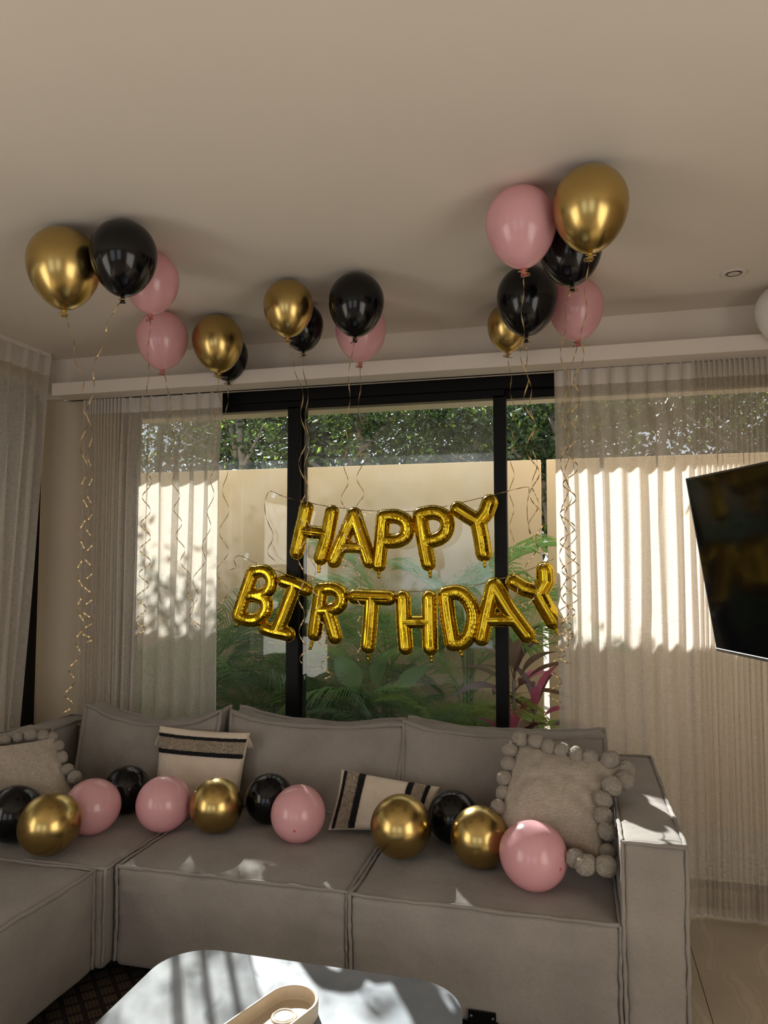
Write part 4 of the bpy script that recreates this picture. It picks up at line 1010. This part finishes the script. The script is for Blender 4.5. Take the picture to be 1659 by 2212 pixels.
def cordyline(x, y, label, crowns, seed):
    rr = random.Random(seed); root = empty('cordyline', (x, y, -.07), label, 'plant')
    for (dx, h, nl, sc) in crowns:
        MB().tube([(x, y, -.07), (x + dx * .6, y, -.07 + h * .5), (x + dx, y, h - .07)], .011, 8).obj('stem', M['bark'], root, smooth=True)
        for k in range(nl):
            q = k / nl; a = k * 2.4 + rr.uniform(-.3, .3)
            Mx = Matrix.Translation((x + dx, y, h - .07 - q * .10)) @ Matrix.Rotation(a, 4, 'Z') @ Matrix.Rotation(-(1.15 - 1.35 * q), 4, 'Y') @ Matrix.Rotation(rr.uniform(-.4, .4), 4, 'X') @ Matrix.Scale(sc * rr.uniform(.8, 1.1), 4)
            link_mesh('leaf', CB[rr.choice((0, 0, 1) if h < .75 else (1, 1, 2, 0))], root, Mx)
cordyline(-.36, 4.40, 'pink and burgundy leaved cordyline by the right mullion', [(.0, .98, 15, .95), (-.02, .62, 13, .85), (.04, .36, 10, .8), (.12, .80, 9, .8)], 4)
BL = blade_mesh('leaf', .75, .20, .30, .35, M['broad'], 12, .42)
def broad_plant(x, y, label, spec, seed, z=-.07, sc0=1.0):
    rr = random.Random(seed); root = empty('broadleaf_plant', (x, y, z), label, 'plant')
    MB().tube([(x, y, z), (x, y, z + .38)], .02, 8).obj('stem', M['stem'], root, smooth=True)
    for (a, tilt, sc, h) in spec:
        Mx = Matrix.Translation((x, y, z + h)) @ Matrix.Rotation(a, 4, 'Z') @ Matrix.Rotation(-tilt, 4, 'Y') @ Matrix.Rotation(rr.uniform(-.7, .7), 4, 'X') @ Matrix.Scale(sc * sc0, 4)
        link_mesh('leaf', BL, root, Mx)
broad_plant(-1.22, 4.50, 'broad leaved plant behind the letters I, R and T', [(2.8, .9, .85, .62), (.3, .75, .8, .65), (-.3, .30, .65, .55), (1.2, 1.15, .85, .62), (-2.8, .35, .75, .55)], 1)
broad_plant(-2.2, 4.25, 'low plant with long arching leaves at the left pane', [(k * .9, .5 + .2 * (k % 3), .75, .15) for k in range(7)], 2)

def leaf_card(kind):
    # pointed leaf, folded on its midrib
    return [(0, 0, 0), (.35, .22, .05), (1, 0, -.12), (.35, -.22, .05)], [(0, 1, 2), (0, 2, 3)]
def tree(x, y, z0, z1, crown, n, kinds, label, seed, lsz=.10, branches=5, trunk_r=.05, zmax=3.95):
    rr = random.Random(seed); root = empty('tree', (x, y, -.12), label, 'tree', 'trees beyond the garden wall')
    rx, ry, rz = crown; cz = (z0 + z1) / 2
    T = [(x, y, -.12), (x + rr.uniform(-.1, .1), y, z0), (x + rr.uniform(-.3, .3), y, z1 - .2)]
    MB().tube(T, lambda t: trunk_r * (1 - .5 * t), 8).obj('trunk', M['bark'], root, smooth=True)
    for b in range(branches):
        s = Vector(T[0]).lerp(Vector(T[2]), rr.uniform(.5, .8)); a = rr.uniform(0, 2 * PI); ln = rr.uniform(.6, 1.2)
        e = s + Vector((math.cos(a) * ln * rx, math.sin(a) * ln * .5 * ry, rr.uniform(.1, .7)))
        MB().tube([s, s.lerp(e, .5) + Vector((0, 0, rr.uniform(-.1, .1))), e], lambda t: trunk_r * .45 * (1 - .8 * t) + .003, 6).obj('branch', M['bark'], root, smooth=True)
    V = np.zeros((n * 4, 3)); lv = np.array(leaf_card(0)[0]); F_ = []; mi = []
    cl = [Vector((rr.gauss(0, .5) * rx, rr.gauss(0, .5) * ry, rr.uniform(-1, 1) * rz)) for _ in range(max(6, n // 60))]
    for i in range(n):
        c = rr.choice(cl); p = Vector((x, y, cz)) + c + Vector((rr.gauss(0, .17), rr.gauss(0, .17), rr.gauss(0, .13)))
        p.z = min(p.z, zmax - rr.random() * .35)
        d = Vector((rr.gauss(0, 1), rr.gauss(0, 1), rr.gauss(-.5, .7))).normalized(); u = d.cross(Vector((rr.gauss(0, 1), rr.gauss(0, 1), rr.gauss(0, 1)))).normalized(); w2 = d.cross(u)
        s = lsz * rr.uniform(.6, 1.3); R3 = np.array([list(d), list(u), list(w2)]) * s
        V[i*4:i*4+4] = lv @ R3 + np.array(p); F_ += [(i*4, i*4+1, i*4+2), (i*4, i*4+2, i*4+3)]
    o = obj('foliage', V, F_, M['tree'][kinds[0]], root, origin=(x, y, cz), kind='stuff'); o.data.materials.append(M['tree'][kinds[1]]); o.data.materials.append(M['tree'][2])
    mi = np.repeat(np.array([rr.choice((0, 0, 1, 1, 2) if rr.random() < .3 else (0, 1)) for _ in range(n)]), 2); o.data.polygons.foreach_set('material_index', mi)
lab = ['thin tree with pale trunk left beyond the garden wall', 'tree left behind the sheer curtain', 'bushy tree beyond the wall, behind the middle pane', 'dense dark tree at the middle of the window', 'tree beyond the wall at the right mullion', 'grey green tree behind the right curtain edge', 'leafy tree behind the right curtain', 'low tree far behind the right curtain', 'bushy tree at the far left beyond the garden', 'dark hedge tree further back on the left', 'dark hedge tree further back at the middle', 'dark hedge tree further back on the right']
for i, (x, y, z0, z1, cr, n, kd, br) in enumerate([
  (-3.05, 6.5, 2.3, 3.6, (.8,.5,.75), 2600, (0,1), 7), (-4.2, 6.9, 2.1, 3.6, (.9,.5,.9), 2600, (0,1), 4), (-1.9, 6.7, 2.3, 3.5, (.8,.5,.7), 3200, (1,0), 6), (-1.0, 7.0, 2.2, 3.7, (.9,.5,.9), 5200, (1,0), 4),
  (-.1, 6.6, 2.2, 3.6, (.7,.5,.8), 3600, (0,1), 5), (.7, 6.9, 2.1, 3.7, (.8,.5,.9), 4200, (1,0), 4), (1.8, 6.6, 2.1, 3.6, (.9,.5,.9), 3600, (0,1), 5), (3.0, 7.2, 2.0, 3.7, (1.,.5,1.), 3000, (0,1), 4), (-5.6, 6.8, 2.0, 3.6, (1.,.6,1.), 3000, (0,1), 4),
  (-3.6, 9.0, 1.8, 4.0, (2.0,.6,1.2), 15000, (1,1), 3), (-.5, 9.2, 1.8, 4.1, (2.0,.6,1.2), 17000, (1,1), 3), (2.8, 9.2, 1.8, 4.1, (2.0,.6,1.2), 15000, (1,1), 3)]):
    tree(x, y, z0, z1, cr, n, kd, lab[i], 50 + i, branches=br, lsz=.075 if y < 8 else .12, zmax=(3.6 if x < -4 else 3.42 if x < -3 or x > 1.5 else 3.22) if y < 8 else 4.2, trunk_r=.055)
tree(-6.3, 3.0, 1.9, 2.9, (.6, 1.4, .7), 3500, (0, 1), 'tree outside the left wall window', 80, branches=4, zmax=3.1)

for o in bpy.data.objects:
    if '_w' in o: del o['_w']
